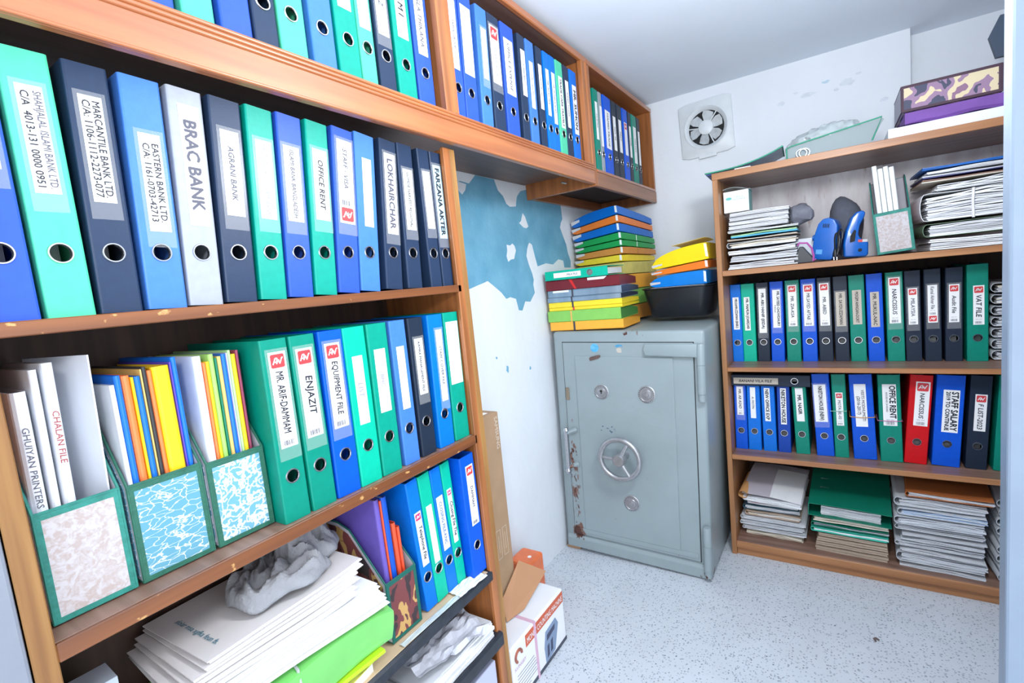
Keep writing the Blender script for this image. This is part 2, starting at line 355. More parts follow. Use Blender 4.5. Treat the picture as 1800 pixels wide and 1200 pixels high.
# ---------------------------------------------------------------- right bookcase
rb = thing('low_bookcase', 'brown wooden bookcase on the back wall right of the grey safe', 'bookcase', (-.424, 2.25, 0))
def rpart(name, x0, x1, y0, y1, z0, z1, m, bev=.0015): return MB().box(x0 + .424, x1 + .424, y0 - 2.25, y1 - 2.25, z0, z1).build(name, m, rb, bevel=bev, seg=1)
rpart('side_panel', -.424, -.403, 2.252, 2.71, 0, 1.655, W_rz)
rpart('side_panel', .78, .801, 2.252, 2.71, 0, 1.655, W_rz)
rpart('top_panel', -.424, .801, 2.256, 2.71, 1.652, 1.676, W_rdk)
rpart('shelf_edge', -.425, .802, 2.249, 2.256, 1.651, 1.678, W_rx)
for z, t in ((1.273, .022), (.858, .018), (.468, .02), (.065, .03)):
    rpart('shelf', -.403, .78, 2.258, 2.70, z - t, z, W_rdk)
    rpart('shelf_edge', -.403, .78, 2.249, 2.258, z - t, z + .0005, W_rx)
rpart('plinth', -.403, .78, 2.262, 2.28, 0, .035, W_rx)
WB = mat('worn_whitewashed_board', (240, 240, 244), .6, scale=5, stretch=(4, 1, 1.2), rgb2=(214, 206, 212), bump=.08, bscale=18)
ramp2(WB, noise_mask(WB, 7, .6, .72, (6, 1, 1.5)), (186, 170, 170))
rpart('back_panel', -.403, .78, 2.70, 2.71, 1.273, 1.652, WB)
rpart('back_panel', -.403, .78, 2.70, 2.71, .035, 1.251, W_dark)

# ---------------------------------------------------------------- binders
RINGME = None
def ring_mesh():
    global RINGME
    if RINGME is None:
        b = MB(); b.tube([(.0128 * math.cos(2 * math.pi * k / 24), -.0004, .0128 * math.sin(2 * math.pi * k / 24)) for k in range(24)], .0016, 6, closed=True)
        b.lathe([(.0114, -.001), (.0114, .006)], (0, 0, 0), (0, 1, 0), 24)
        b.f = [f for f in b.f if len(f) == 4]; b.m = [0] * len(b.f)
        RINGME = b.mesh('finger_ring', STEEL, smooth=True)
    return RINGME
LOGOME = {}
def logo_mesh(w, m):
    k = (round(w, 3), m.name)
    if k not in LOGOME:
        b = MB(); h = w * .94; r = w * .12; pts = []
        for sx, sz, a0 in ((1, 1, 0), (-1, 1, 90), (-1, -1, 180), (1, -1, 270)):
            for q in range(4):
                a = R(a0 + q * 30); pts.append((sx * (w / 2 - r) + r * math.cos(a), sz * (h / 2 - r) + r * math.sin(a)))
        b.prism(pts, 1, -.0003, 0, 0)
        # white slanted ribbon mark
        def st(x0, z0, x1, z1, t=.075):
            x0, z0, x1, z1, tt = x0 * w, z0 * w, x1 * w, z1 * w, t * w
            d = Vector((x1 - x0, z1 - z0)).normalized(); n = Vector((-d.y, d.x)) * tt / 2
            b.prism([(x0 + n.x, z0 + n.y), (x1 + n.x, z1 + n.y), (x1 - n.x, z1 - n.y), (x0 - n.x, z0 - n.y)], 1, -.0006, -.0003, 1)
        st(-.36, -.22, -.16, .2); st(-.16, .2, -.02, .2); st(-.24, -.06, -.06, -.06); st(-.02, .2, -.1, -.2); st(-.1, -.2, .06, .1)
        st(.06, .1, .14, -.2); st(.14, -.2, .32, .2); st(.32, .2, .4, .2)
        LOGOME[k] = b.mesh('logo', [m, LABEL])
    return LOGOME[k]
def barcode_mesh(w, h, seed):
    random.seed(seed); b = MB(); x = -w / 2
    while x < w / 2 - .001:
        t = random.choice((.0006, .0009, .0014)); b.box(x, x + t, -.0003, 0, -h / 2, h / 2); x += t + random.choice((.0006, .001, .0016))
    return b.mesh('barcode', INKG)
PAGE = mat('binder_pages', (232, 236, 240), .7, .08, 90, stretch=(30, 1, 1))
def binder_cover(w, h, d, ringz, mt, ring=True):
    b = MB(); th = .0026; c = .003; hw = w / 2; r = .0116
    x0, x1 = -hw + c, hw - c
    if ring:
        ang = [2 * math.pi * k / 24 for k in range(24)] + [math.atan2(z - ringz, x) % (2 * math.pi) for x in (x0, x1) for z in (0, h)]
        ang = sorted(set(round(a, 5) for a in ang)); n = len(ang)
        def outer(a):
            ca, sa = math.cos(a), math.sin(a); t = 1e9
            if abs(ca) > 1e-6: t = min(t, ((x1 if ca > 0 else x0)) / ca)
            if abs(sa) > 1e-6: t = min(t, ((h if sa > 0 else 0) - ringz) / sa)
            return (ca * t, ringz + sa * t)
        for y, fl in ((0, 1), (th, 0)):
            vs = [(r * math.cos(a), y, ringz + r * math.sin(a)) for a in ang] + [(outer(a)[0], y, outer(a)[1]) for a in ang]
            b.add(vs, [(i, (i + 1) % n, n + (i + 1) % n, n + i) for i in range(n)])
        b.add([(r * math.cos(a), y, ringz + r * math.sin(a)) for y in (0, th) for a in ang], [(i, (i + 1) % n, n + (i + 1) % n, n + i) for i in range(n)])
        b.add([(x0, 0, 0), (x1, 0, 0), (x1, th, 0), (x0, th, 0), (x0, 0, h), (x1, 0, h), (x1, th, h), (x0, th, h)], [(0, 1, 2, 3), (4, 5, 6, 7)])
    else:
        b.box(x0, x1, 0, th, 0, h)
    for s in (-1, 1):
        xs = lambda q: s * q
        b.prism([(xs(hw - c), 0), (xs(hw - .0008), .0012), (xs(hw), c), (xs(hw), d), (xs(hw - th), d), (xs(hw - th), c + .002), (xs(hw - c), th)], 2, 0, h)
    return b
NB = 0
def binder(label, color, w, loc, rotz, lean=0., lab=None, lines=(), style='', h=.347, d=.285, ringz=.086, group=None, rot=None, pocket=False, pages=True, ringx=0, labm=None):
    d = min(d, 1.139 + loc[0]) if rotz else d
    global NB; NB += 1
    t = thing('lever_arch_binder', label, 'binder', loc, rot or (0, lean, rotz), group)
    binder_cover(w, h, d, ringz, None).build('cover', bmat(color), t)
    obj('finger_ring', ring_mesh(), t, (ringx, 0, ringz))
    if pages and w > .025: MB().box(-w / 2 + .006, w / 2 - .008, .072, d - .012, .004, h - .03).build('pages', PAGE, t)
    if lab:
        top, bot, lw, cx = lab
        lw = min(lw, w - .006); lh = top - bot
        l = MB().box(-lw / 2, lw / 2, -.0005, 0, -lh / 2, lh / 2).build('label', labm or LABEL, t, loc=(cx, -.0003, (top + bot) / 2))
        if pocket:
            MB().box(-lw / 2 - .005, lw / 2 + .005, -.0004, 0, bot - .012 - (top + bot) / 2 - .012, top + .006 - (top + bot) / 2).build('label_pocket', POCKET, t, loc=(cx, -.0001, (top + bot) / 2))
        ztop, zbot = lh / 2 - .004, -lh / 2 + .004
        if 'logo' in style:
            s = lw * .8
            if 'low' in style: lo = obj('logo', logo_mesh(s, LOGO), l, (0, -.0006, zbot + s * .5), (0, math.pi, 0)); zbot += s + .004
            else: lo = obj('logo', logo_mesh(s, LOGOP if 'pink' in style else LOGO), l, (0, -.0006, ztop - s * .48)); ztop -= s + .003
        if 'bar' in style:
            bh = lw * .28; obj('barcode', barcode_mesh(lw * .62, bh, NB), l, (0, -.0006, zbot + bh / 2)); zbot += bh + .004
            lettering('hjbw ubnl', l, basis((1, 0, 0), (0, 0, 1), (0, -.0007, zbot + .003)), lw * .1, lw * .7, INKG); zbot += .007
        k = len(lines)
        for i, ln in enumerate(lines):
            s, size, m, bold, shear = (list(ln) + [None] * 5)[:5]
            ox = (0 if k == 1 else (lw * .22 if i == 0 else -lw * .2))
            lettering(s, l, basis((0, 0, -1), (1, 0, 0), (ox, -.0011, (ztop + zbot) / 2)), size, (ztop - zbot) * .96, m or INK, bold or 0, shear or 0)
    return t
ORD = ['first', 'second', 'third', 'fourth', 'fifth', 'sixth', 'seventh', 'eighth', 'ninth', 'tenth', 'eleventh', 'twelfth', 'thirteenth', 'fourteenth', 'fifteenth']
CN = dict(royal='royal blue', sky='light blue', azure='bright blue', navy='dark blue', green='green', mint='mint green', teal='teal green', black='black', red='red', silver='silver', grey='grey', mintl='mint green', cobalt='royal blue', powder='light blue', jade='teal green', slate='black')
PI2 = math.pi / 2
def row(rows, place, group, fx, z, rotz, axis, extra=None):
    n = len(rows)
    for i, r in enumerate(rows):
        color, c, w, lean, lab, lines, style = r[:7]; opt = r[7] if len(r) > 7 else {}
        c, w, lean = c / 1000, w / 1000, lean / 1000
        la = math.asin(max(-.2, min(.2, lean / .347)))
        f = opt.pop('fx', fx); zz = z + abs(math.sin(la)) * w / 2
        loc = (f, c, zz) if axis == 1 else (c, f, zz)
        L = None
        if lab: L = (lab[0] / 1000, lab[1] / 1000, lab[2] / 1000, (lab[3] if len(lab) > 3 else 0) / 1000)
        desc = opt.pop('desc', '')
        o = 'last' if i == n - 1 and n > 3 else ORD[i] + ' from left'
        if i == n - 1 and n > 3: lbl = f"{CN[color]} lever arch binder{desc}, rightmost {place}"
        else: lbl = f"{CN[color]} lever arch binder{desc}, {ORD[i]} from left {place}"
        binder(lbl, color, w, loc, rotz, la, L, lines, style, group=group, **opt)
hand = lambda s, size=.011, m=INK: (s, size, m, .018, .12)
faint = lambda s, size=.010: (s, size, INKF, .016, .1)
typ = lambda s, size=.009, m=INKG: (s, size, m, .016, 0)
bold = lambda s, size=.014, m=INK: (s, size, m, .035, 0)
pk = dict(pocket=True)
ROW_A = [
 ('cobalt', 177, 52, 0, (300, 190, 34), [], '', dict(pocket=True)),
 ('mintl', 235, 52, 0, (302, 164, 27), [typ('SHAHJALAL ISLAMI BANK LTD.', .0085, INKG), typ('C/A  4013-131 0000 0951', .0085, INK)], '', dict(pocket=True)),
 ('slate', 292, 51, 8, (304, 157, 27), [typ('MARCANTILE BANK LTD.', .0092, INK), typ('C/A: 1106-1112-2273-077', .0092, INK)], '', dict(pocket=True)),
 ('powder', 352, 54, 13, (265, 118, 29, 3), [typ('EASTERN BANK LTD.', .0092, INK), typ('C/A: 1161-0703-42713', .0092, INK)], '', dict(pocket=True)),
 ('silver', 409, 52, 18, (322, 129, 31, 3), [bold('BRAC BANK', .019, INKG)], '', {}),
 ('slate', 468, 54, 22, (294, 149, 31, 3), [hand('AGRANI BANK', .010, INKG)], '', dict(pocket=True)),
 ('jade', 527, 51, 24, (289, 147, 30, 3), [faint('FIRST SECURITY ISLAMI BANK')], '', dict(pocket=True)),
 ('cobalt', 584, 52, 26, (288, 145, 33), [hand('ISLAMI BANK BANGLADESH', .009, INKG)], '', dict(pocket=True)),
 ('jade', 641, 51, 30, (293, 151, 33, 3), [hand('OFFICE RENT', .012)], '', dict(pocket=True)),
 ('cobalt', 699, 54, 35, (323, 147, 38, 3), [hand('STAFF - VISA', .011, INKG)], 'logo low bar', dict(pocket=True)),
 ('powder', 757, 55, 36, (294, 143, 25, 3), [], '', {}),
 ('slate', 829, 52, 33, (316, 129, 33, 3), [bold('LOKHAIRCHAR', .017, INKG)], '', dict(pocket=True)),
 ('slate', 898, 50, 18, (288, 142, 31, 3), [hand('GOMDIE HARVEST REGIONAL', .009)], '', dict(pocket=True)),
 ('slate', 977, 42, 3, (293, 149, 26, 3), [faint('SONDHAN 78', .008)], '', dict(pocket=True)),
 ('slate', 1024, 43, 2, (314, 125, 30), [bold('FARZANA AKTER', .016)], '', dict(labm=LABELC, pocket=True))]
row(ROW_A, 'in the left bookcase top row', 'binders in the left bookcase top row', -.868, 1.3175, PI2, 1)
ROW_B = [
 ('green', 508, 54, 2, (323, 142, 34, 3), [hand('MR. ARIF-DAMMAM', .015)], 'logo bar', pk),
 ('green', 568, 55, 1, (321, 145, 35), [hand('ENJAZIT', .015)], 'logo bar', pk),
 ('royal', 629, 58, 5, (321, 144, 36), [hand('EQUIPMENT FILE', .014)], 'logo bar', pk),
 ('mint', 690, 58, 3, (284, 134, 27), [faint('LIST', .013)], '', {}),
 ('teal', 752, 58, 5, (289, 144, 32), [hand('BHC', .011, INKF)], '', {}),
 ('powder', 817, 50, 3, (285, 134, 24), [], '', {}),
 ('black', 877, 51, 3, (295, 155, 28, 3), [hand('AAMRA MANAGEMENT FILE', .008)], '', pk),
 ('azure', 946, 57, 6, (307, 119, 23, 8), [hand('STAFF COVER FILE', .009, INKG)], '', pk),
 ('teal', 1010, 60, 5, (322, 153, 48), [], '', {})]
row([r[:7] + (dict(r[7]),) for r in ROW_B], 'in the left bookcase second row', 'binders in the left bookcase second row', -.868, .8995, PI2, 1)
ROW_C = [
 ('azure', 836, 40, -21, (262, 118, 22, 2), [hand('Telephone File', .011)], 'logo pink', dict(fx=-.884)),
 ('mint', 878, 42, -19, (262, 104, 20), [], '', dict(fx=-.884)),
 ('azure', 920, 39, -18, (268, 118, 24), [hand('CLOSING FILE-KNC', .010, INKB)], '', dict(fx=-.885)),
 ('mint', 959, 36, -16, (272, 118, 17), [hand('Closing File The', .011)], 'logo pink', dict(fx=-.886)),
 ('royal', 1011, 60, -6, (318, 145, 31, 5), [hand('DAMMAM', .010, INKG)], 'logo bar', dict(fx=-.861))]
row(ROW_C, 'in the left bookcase third row', 'binders in the left bookcase third row', -.884, .5035, PI2, 1)
ROW_U = [
 ('cobalt', 398, 44, 4, None, [], ''), ('mintl', 455, 50, 4, None, [], ''), ('cobalt', 517, 54, 4, None, [], ''),
 ('slate', 571, 46, 4, None, [], ''), ('mintl', 626, 56, 5, None, [], ''), ('powder', 694, 55, 5, (320, 160, 26), [], ''),
 ('jade', 757, 57, 4, (320, 146, 34), [hand('IT - I', .016, INKG)], ''), ('mintl', 809, 43, 3, (315, 125, 30), [hand('(IT-KSA)', .013, INKG)], ''),
 ('slate', 863, 49, 4, (315, 130, 32), [hand('FAIYAZ', .013, INKG)], '', dict(pocket=True)), ('jade', 926, 60, 4, (320, 145, 34), [hand('R U M I', .017)], ''),
 ('cobalt', 992, 58, 3, (320, 128, 33), [hand('BANGLA THIKANA', .013, INKG)], '')]
row(ROW_U, 'in the overhead cabinet left bay', 'binders in the overhead cabinet left bay', -.84, 1.7575, PI2, 1)
ROW_V = [
 ('cobalt', 1120, 52, 10, (315, 134, 28), [hand('SAIFUL GROUP', .008, INKG)], ''), ('cobalt', 1178, 58, 12, (318, 134, 44), [], ''),
 ('powder', 1252, 54, 16, (290, 147, 24, 5), [], '', dict(pocket=True)), ('slate', 1319, 60, 8, (316, 149, 44), [hand('SILVER RICE', .012, INKF)], 'logo', dict(pocket=True)),
 ('cobalt', 1395, 72, 9, (304, 136, 50), [hand('OFFICE EXPENSE', .014, INKG)], ''), ('slate', 1474, 42, 12, (302, 156, 26, 5), [typ('AGREEMENT', .008)], ''),
 ('powder', 1531, 52, 10, (280, 128, 24), [typ('FORM NEW FILE', .007)], ''), ('slate', 1594, 40, 8, (290, 140, 22), [typ('PASSPORT FILE', .007)], ''),
 ('azure', 1645, 42, 9, (290, 130, 22), [typ('MR. AZAD FILE', .009)], ''), ('azure', 1690, 42, 8, (290, 110, 24), [typ('MR. MONIRUL ISLAM', .008)], ''),
 ('mintl', 1746, 54, 6, (293, 108, 30, 3), [bold('TRADE CARE TRAVELS', .014, INKG)], ''), ('slate', 1802, 46, 6, (293, 120, 26), [typ('AHMED TOWER', .009)], ''),
 ('azure', 1862, 58, 7, (293, 107, 34, 3), [bold('MR. SUMON', .020)], '')]
row(ROW_V, 'in the overhead cabinet right bay', 'binders in the overhead cabinet right bay', -.84, 1.7575, PI2, 1)
ROW_W = [
 ('green', 2066, 50, 8, (296, 140, 24), [typ('SALES FILE', .009)], ''), ('grey', 2116, 30, 8, (290, 120, 22), [], ''),
 ('royal', 2188, 86, 12, (286, 120, 58), [hand('HAMID TRADE', .016, INKG)], ''), ('black', 2272, 56, 6, (280, 128, 32), [hand('NO. 10', .014, INKG)], ''),
 ('black', 2343, 60, 6, (280, 130, 34), [hand('FIRST', .013, INKG)], ''), ('royal', 2419, 62, 7, (284, 130, 36), [], 'logo'),
 ('black', 2482, 44, 6, (280, 130, 26), [hand('PANEL', .010, INKG)], ''), ('green', 2548, 66, 8, (290, 110, 40), [hand('VISA LIST', .012, INKG)], ''), ('black', 2612, 46, 6, (280, 110, 26), [], '')]
row(ROW_W, 'in the corner cabinet', 'binders in the corner cabinet', -.836, 1.7425, PI2, 1)
bz = dict(labm=LABELB)
ROW_R = [
 ('azure', -380, 44, 0, (291, 146, 25), [bold('MR.KAMRUZZAMAN (BABU)', .010)], ''), ('mint', -331, 53, 0, (289, 140, 23, -4), [bold('MR. MAMUN JOARDAR', .011)], ''),
 ('black', -275, 49, 2, (321, 127, 29), [bold('MR. ABU HANIF (JISDA)', .011)], '', pk), ('royal', -220, 51, 2, (312, 148, 29), [bold('MR. SAYEED CHOWDHURY', .010), typ('PURANA', .006)], '', pk),
 ('green', -159, 53, 0, (327, 152, 32), [hand('MR. ZIA-KSA', .012)], 'logo bar', pk), ('royal', -100, 54, -1, (325, 151, 34), [hand('MR.SAYED AFTAB', .012)], 'logo bar', pk),
 ('black', -42, 50, -3, (325, 150, 33), [hand('MR. ABED', .012)], 'logo bar', pk), ('black', 14, 49, -4, (285, 145, 32), [hand('MR. SAYDUZZAMAN', .011)], '', dict(labm=LABELB, pocket=True)),
 ('green', 69, 52, -5, (288, 150, 30), [hand('MOGIM AHNGAN-DORT', .011)], '', dict(labm=LABELB)), ('royal', 127, 52, -6, (276, 137, 28), [hand('MR. MUKUL-NAC', .012)], '', dict(labm=LABELB)),
 ('green', 189, 54, -6, (327, 149, 35), [hand('NARCISSUS', .014)], 'logo bar', pk), ('black', 243, 48, -5, (281, 142, 28), [hand('MILAYSIA', .012, INKG)], 'logo bar', pk),
 ('black', 300, 49, -4, (288, 147, 28), [hand('Kamal Akhter File', .011, INKG)], 'logo low bar', pk), ('black', 358, 49, 0, (286, 146, 29), [hand('Audit File', .012)], 'logo bar', pk),
 ('green', 423, 58, -2, (276, 134, 30, 3), [hand('VAT FILE', .015)], 'logo bar', dict(h=.352))]
row([r[:7] + ((dict(r[7]),) if len(r) > 7 else ()) for r in ROW_R], 'in the right bookcase upper row', 'binders in the right bookcase upper row', 2.40, .8585, 0, 0)
ROW_S = [
 ('royal', -374, 50, 2, (287, 157, 26), [hand('MR. AB ASAD', .011)], 'bar', dict(pocket=True, h=.292)), ('azure', -320, 52, 2, (285, 145, 21, -2), [hand('A. MOTIN', .009, INKG)], '', dict(h=.292)),
 ('azure', -260, 52, -2, (283, 135, 22, -3), [bold('NEW OFFICE EXP', .013)], '', dict(h=.292)), ('navy', -204, 48, 2, (284, 125, 22), [bold('NIKETON HOUSE', .015)], '', dict(h=.292)),
 ('green', -135, 52, -11, (286, 142, 28), [bold('MR. NASIR', .013)], '', dict(h=.292)), ('royal', -54, 62, -13, (303, 145, 43, -5), [bold('NIKETON HOUSE (NEW)', .014)], '', pk),
 ('green', 3, 48, -8, (272, 134, 25), [hand('MOTA BIL-02', .010, INKG)], 'logo bar'), ('royal', 81, 76, -13, (308, 134, 39, -4), [hand('VISITS MODHUMOTI', .010, INKG), hand('(2016-2017)', .011)], ''),
 ('green', 165, 70, -7, (310, 145, 43), [bold('OFFICE RENT', .019), typ('HOUSE NO 24 ROAD', .006)], 'bar'), ('red', 236, 68, 22, (321, 150, 42, 6), [hand('NARCISSUS', .014)], 'logo bar'),
 ('royal', 324, 80, 18, (292, 131, 46, 4), [bold('STAFF SALARY', .019), bold('2019 TO CONTINUE', .012)], ''), ('black', 408, 58, 16, (279, 143, 32, 2), [hand('F LIST-2023', .014)], 'logo'), ('green', 484, 60, 16, (280, 143, 32, 2), [], '')]
row([r[:7] + ((dict(r[7]),) if len(r) > 7 else ()) for r in ROW_S], 'in the right bookcase lower row', 'binders in the right bookcase lower row', 2.34, .4685, 0, 0)
# the one lying flat across the lower row
t = binder('black lever arch binder lying flat across the lower row of the right bookcase', 'black', .05, (-.401, 2.322, .788), 0, lab=None, rot=(0, PI2, 0), ringz=.244, h=.30)
l = MB().box(-.0135, .0135, -.0006, 0, -.0875, .0875).build('label', LABELB, t, loc=(.002, -.0003, .096))
lettering('BANANI VILA FILE', l, basis((0, 0, 1), (-1, 0, 0), (0, -.0008, 0)), .012, .13, INK, .018, .15)
# rubber bands round three binders of the lower row
def band(label, cx, yf, z, w, m, dz):
    b = MB(); pts = [(-w / 2 - .0016, .10, -.004), (-w / 2 - .0016, .0, 0), (-w / 2 + .002, -.0022, 0), (0, -.0024, dz), (w / 2 - .002, -.0022, .002), (w / 2 + .0016, .0, .002), (w / 2 + .0016, .10, -.003)]
    o = b.tube(pts, .0014, 6).build('rubber_band', m, smooth=True, loc=(cx, yf, z)); tag(o, label, 'rubber band'); return o
band('thin pale green rubber band round a green binder', -.006, 2.339, .468 + .195, .052, mat('rubber_pale', (150, 196, 176), .6), .0)
band('orange rubber band round a wide royal blue binder', .073, 2.339, .468 + .175, .078, mat('rubber_orange', (216, 160, 96), .6), -.002)
band('pink rubber band round the green office rent binder', .160, 2.339, .468 + .165, .073, mat('rubber_pink', (196, 120, 170), .6), .0)

# ---------------------------------------------------------------- patterned papers
def pattern(name, base, stops, kind, scale, stretch=(1, 1, 1), rough=.6):
    m = mat(name, base, rough); nt = m.node_tree; N = nt.nodes; L = nt.links; b = N['Principled BSDF']
    tc = N.new('ShaderNodeTexCoord'); mp = N.new('ShaderNodeMapping'); mp.inputs['Scale'].default_value = stretch; L.new(tc.outputs['Object'], mp.inputs[0])
    n = N.new('ShaderNodeTexNoise'); n.inputs['Scale'].default_value = scale * .6; n.inputs['Detail'].default_value = 3; L.new(mp.outputs[0], n.inputs['Vector'])
    va = N.new('ShaderNodeMix'); va.data_type = 'VECTOR'; va.inputs[0].default_value = .045 if kind == 'veins' else .09
    L.new(mp.outputs[0], va.inputs[4]); L.new(n.outputs['Color'], va.inputs[5])
    rp = N.new('ShaderNodeValToRGB'); cr = rp.color_ramp
    if kind in ('veins', 'cells'):
        t = N.new('ShaderNodeTexVoronoi'); t.feature = 'DISTANCE_TO_EDGE'; t.inputs['Scale'].default_value = scale; L.new(va.outputs[1], t.inputs['Vector']); src = t.outputs['Distance']
    else:
        t = N.new('ShaderNodeTexNoise'); t.inputs['Scale'].default_value = scale; t.inputs['Detail'].default_value = 1.5; L.new(va.outputs[1], t.inputs['Vector']); src = t.outputs['Fac']
    if kind == 'camo': cr.interpolation = 'CONSTANT'
    cr.elements[0].position = stops[0][0]; cr.elements[0].color = lin(stops[0][1]); cr.elements[1].position = stops[1][0]; cr.elements[1].color = lin(stops[1][1])
    for p, c in stops[2:]: e = cr.elements.new(p); e.color = lin(c)
    L.new(src, rp.inputs[0]); L.new(rp.outputs[0], b.inputs['Base Color']); return m
P_BEIGE = pattern('beige_floral_paper', (228, 220, 214), [(.38, (194, 190, 194)), (.62, (178, 164, 160))], 'blot', 70)
P_CYAN = pattern('cyan_streak_paper', (130, 200, 220), [(.02, (206, 214, 220)), (.05, (94, 154, 176))], 'veins', 46, (1, .8, 2.2))
P_PALE = pattern('pale_cyan_leaf_paper', (170, 214, 228), [(.06, (212, 220, 228)), (.12, (106, 164, 188))], 'cells', 50, (1, 1, 1))
P_CAMO = pattern('camouflage_paper', (120, 60, 60), [(0, (60, 48, 52)), (.40, (120, 62, 64)), (.53, (196, 156, 96)), (.62, (92, 54, 58))], 'camo', 20, (1.2, 1.2, .8))
P_CAMO2 = pattern('violet_camouflage_paper', (150, 120, 150), [(0, (66, 68, 92)), (.42, (150, 120, 148)), (.51, (216, 200, 164)), (.64, (140, 104, 130))], 'camo', 15, (1, 1, 1.2))
P_RED = pattern('red_scribble_paper', (200, 170, 180), [(.45, (206, 180, 190)), (.55, (186, 70, 84))], 'blot', 60)
TAPE = mat('green_binding_cloth', (44, 130, 118), .6, .18, 60, .2, 200)
TAPEG = mat('dark_green_binding_cloth', (40, 100, 82), .6, .15, 60, .2, 200)
INSIDE = mat('file_grey_inside', (190, 190, 200), .7, .04, 20)
def magfile(label, loc, rotz, w, d, hf, hb, pat, tape=None, side=None, lean=0., group=None, rot=None):
    t = thing('magazine_file', label, 'magazine file', loc, rot or (0, lean, rotz), group); th = .003; hw = w / 2; tape = tape or TAPE
    prof = [(0, 0), (d, 0), (d, hb), (d * .62, hb), (d * .45, hb - .012), (0, hf)]
    b = MB()
    for s in (-1, 1):
        x0, x1 = (-hw, -hw + th) if s < 0 else (hw - th, hw)
        b.prism(prof, 0, x0, x1)
    b.box(-hw + th, hw - th, 0, th, 0, hf); b.box(-hw + th, hw - th, d - th, d, 0, hb); b.box(-hw + th, hw - th, th, d - th, 0, th)
    b.build('body', INSIDE, t)
    MB().box(-hw + .008, hw - .008, -.0008, 0, .007, hf - .009).build('front_paper', pat, t)
    for s in (-1, 1):
        x = s * (hw + .0004)
        q = [(.009, .008), (d - .008, .008), (d - .008, hb - .01), (d * .62, hb - .01), (d * .45 + .004, hb - .022), (.009, hf - .006)]
        MB().prism(q, 0, x - .0005, x + .0005).build('side_paper', side or pat, t)
    e = MB(); r = .0022
    for s in (-1, 1):
        x = s * (hw - .0012)
        e.tube([(x, 0, 0), (x, 0, hf), (x, d * .45, hb - .012), (x, d * .62, hb), (x, d, hb), (x, d, 0)], r, 6); e.tube([(x, 0, .001), (x, d, .001)], r, 6)
    e.tube([(-hw, 0, hf), (hw, 0, hf)], r, 6); e.tube([(-hw, 0, .001), (hw, 0, .001)], r, 6); e.tube([(-hw, d, hb), (hw, d, hb)], r, 6)
    # flat tape bands round the front panel
    e.box(-hw, -hw + .0085, -.0012, 0, 0, hf); e.box(hw - .0085, hw, -.0012, 0, 0, hf); e.box(-hw + .0085, hw - .0085, -.0011, 0, 0, .0075); e.box(-hw + .0085, hw - .0085, -.0011, 0, hf - .0095, hf)
    e.build('binding', tape, t); return t
def slim(name, label, cat, color_mat, w, h, d, loc, rotz, lean=0., pages=True, tilt=0., group=None, r=None):
    """a folder standing on edge: rounded fold in front, sheets between its covers"""
    t = thing(name, label, cat, loc, (tilt, lean, rotz), group); hw = w / 2; rr = min(hw, r or .006)
    out = [(hw, d)] + [(hw - rr + rr * math.cos(R(a)), rr - rr * math.sin(R(a))) for a in (0, 30, 60, 90)] + [(-hw + rr - rr * math.sin(R(a)), rr - rr * math.cos(R(a))) for a in (0, 30, 60, 90)] + [(-hw, d)]
    if w > .006:
        k = .0009; inn = [(x * (hw - k) / hw, y + (k if y < d else 0)) for x, y in out]
        b = MB(); n = len(out)
        for i in range(n - 1): b.prism([out[i], out[i + 1], inn[i + 1], inn[i]], 2, 0, h)
        b.build('cover', color_mat, t, smooth=True)
        if pages: MB().prism([(x * .86, y * .97 + .004) for x, y in out], 2, .001, h - .006).build('pages', PAPER, t)
    else: MB().prism(out, 2, 0, h).build('cover', color_mat, t)
    return t
FC = dict(white=(232, 236, 242), blue=(20, 112, 216), orange=(250, 128, 70), yellow=(250, 206, 30), black=(52, 54, 58), purple=(92, 70, 200), lime=(160, 212, 110), darkgreen=(0, 120, 92), tan=(226, 188, 110), lavender=(180, 180, 220), palegreen=(176, 222, 150), maroon=(150, 60, 90), violet=(110, 84, 190))
FN = dict(white='white', blue='blue', orange='orange', yellow='yellow', black='black', purple='purple', lime='lime green', darkgreen='dark green', tan='tan', lavender='lavender', palegreen='pale green', maroon='maroon', violet='violet')
def fmat(c): return mat('folder_' + c, FC[c], .35, .04, 40)

# three patterned files on the second shelf
magfile('magazine file in beige floral paper, leftmost on the left bookcase second shelf', (-.902, .208, .9022), PI2, .098, .235, .157, .30, P_BEIGE)
magfile('magazine file in cyan streaked paper on the left bookcase second shelf', (-.902, .318, .9022), PI2, .106, .235, .154, .30, P_CYAN, TAPEG)
magfile('magazine file in pale cyan leaf paper beside the green binder', (-.901, .4275, .9022), PI2, .100, .235, .149, .30, P_PALE, TAPEG)
# envelopes in the first
ENV = mat('white_envelope', (228, 232, 240), .6, .03, 12, .15, 20)
def envelope(label, cy, w, h, lean, text, ink, fx=-.914, bulge=.5):
    t = slim('envelope', label, 'envelope', ENV, w, h, .21, (fx, cy, .9065), PI2, lean, pages=False, r=.009)
    if text: lettering(text, t.children[0], basis((0, 0, -1), (1, 0, 0), (0, -.0006, h - .105)), .0075, .15, ink, .006, .1, 1.2)
    return t
envelope('bulging white envelope with handwriting, leftmost in the beige floral file', .1715, .018, .318, .010, 'GHUIYAN PRINTERS', INKG)
envelope('narrow white envelope, second in the beige floral file', .1875, .009, .345, .016, '', INKG)
envelope('white envelope with red handwriting in the beige floral file', .2015, .013, .352, .02, 'CHALAN FILE', mat('ink_red', (160, 70, 70), .6), fx=-.912)
b = MB(); q_ = [(-.915, .244, .907), (-1.10, .213, .907), (-1.10, .223, 1.262), (-.915, .2535, 1.262)]; nn = Vector((-.25, .97, -.08)).normalized() * .0022
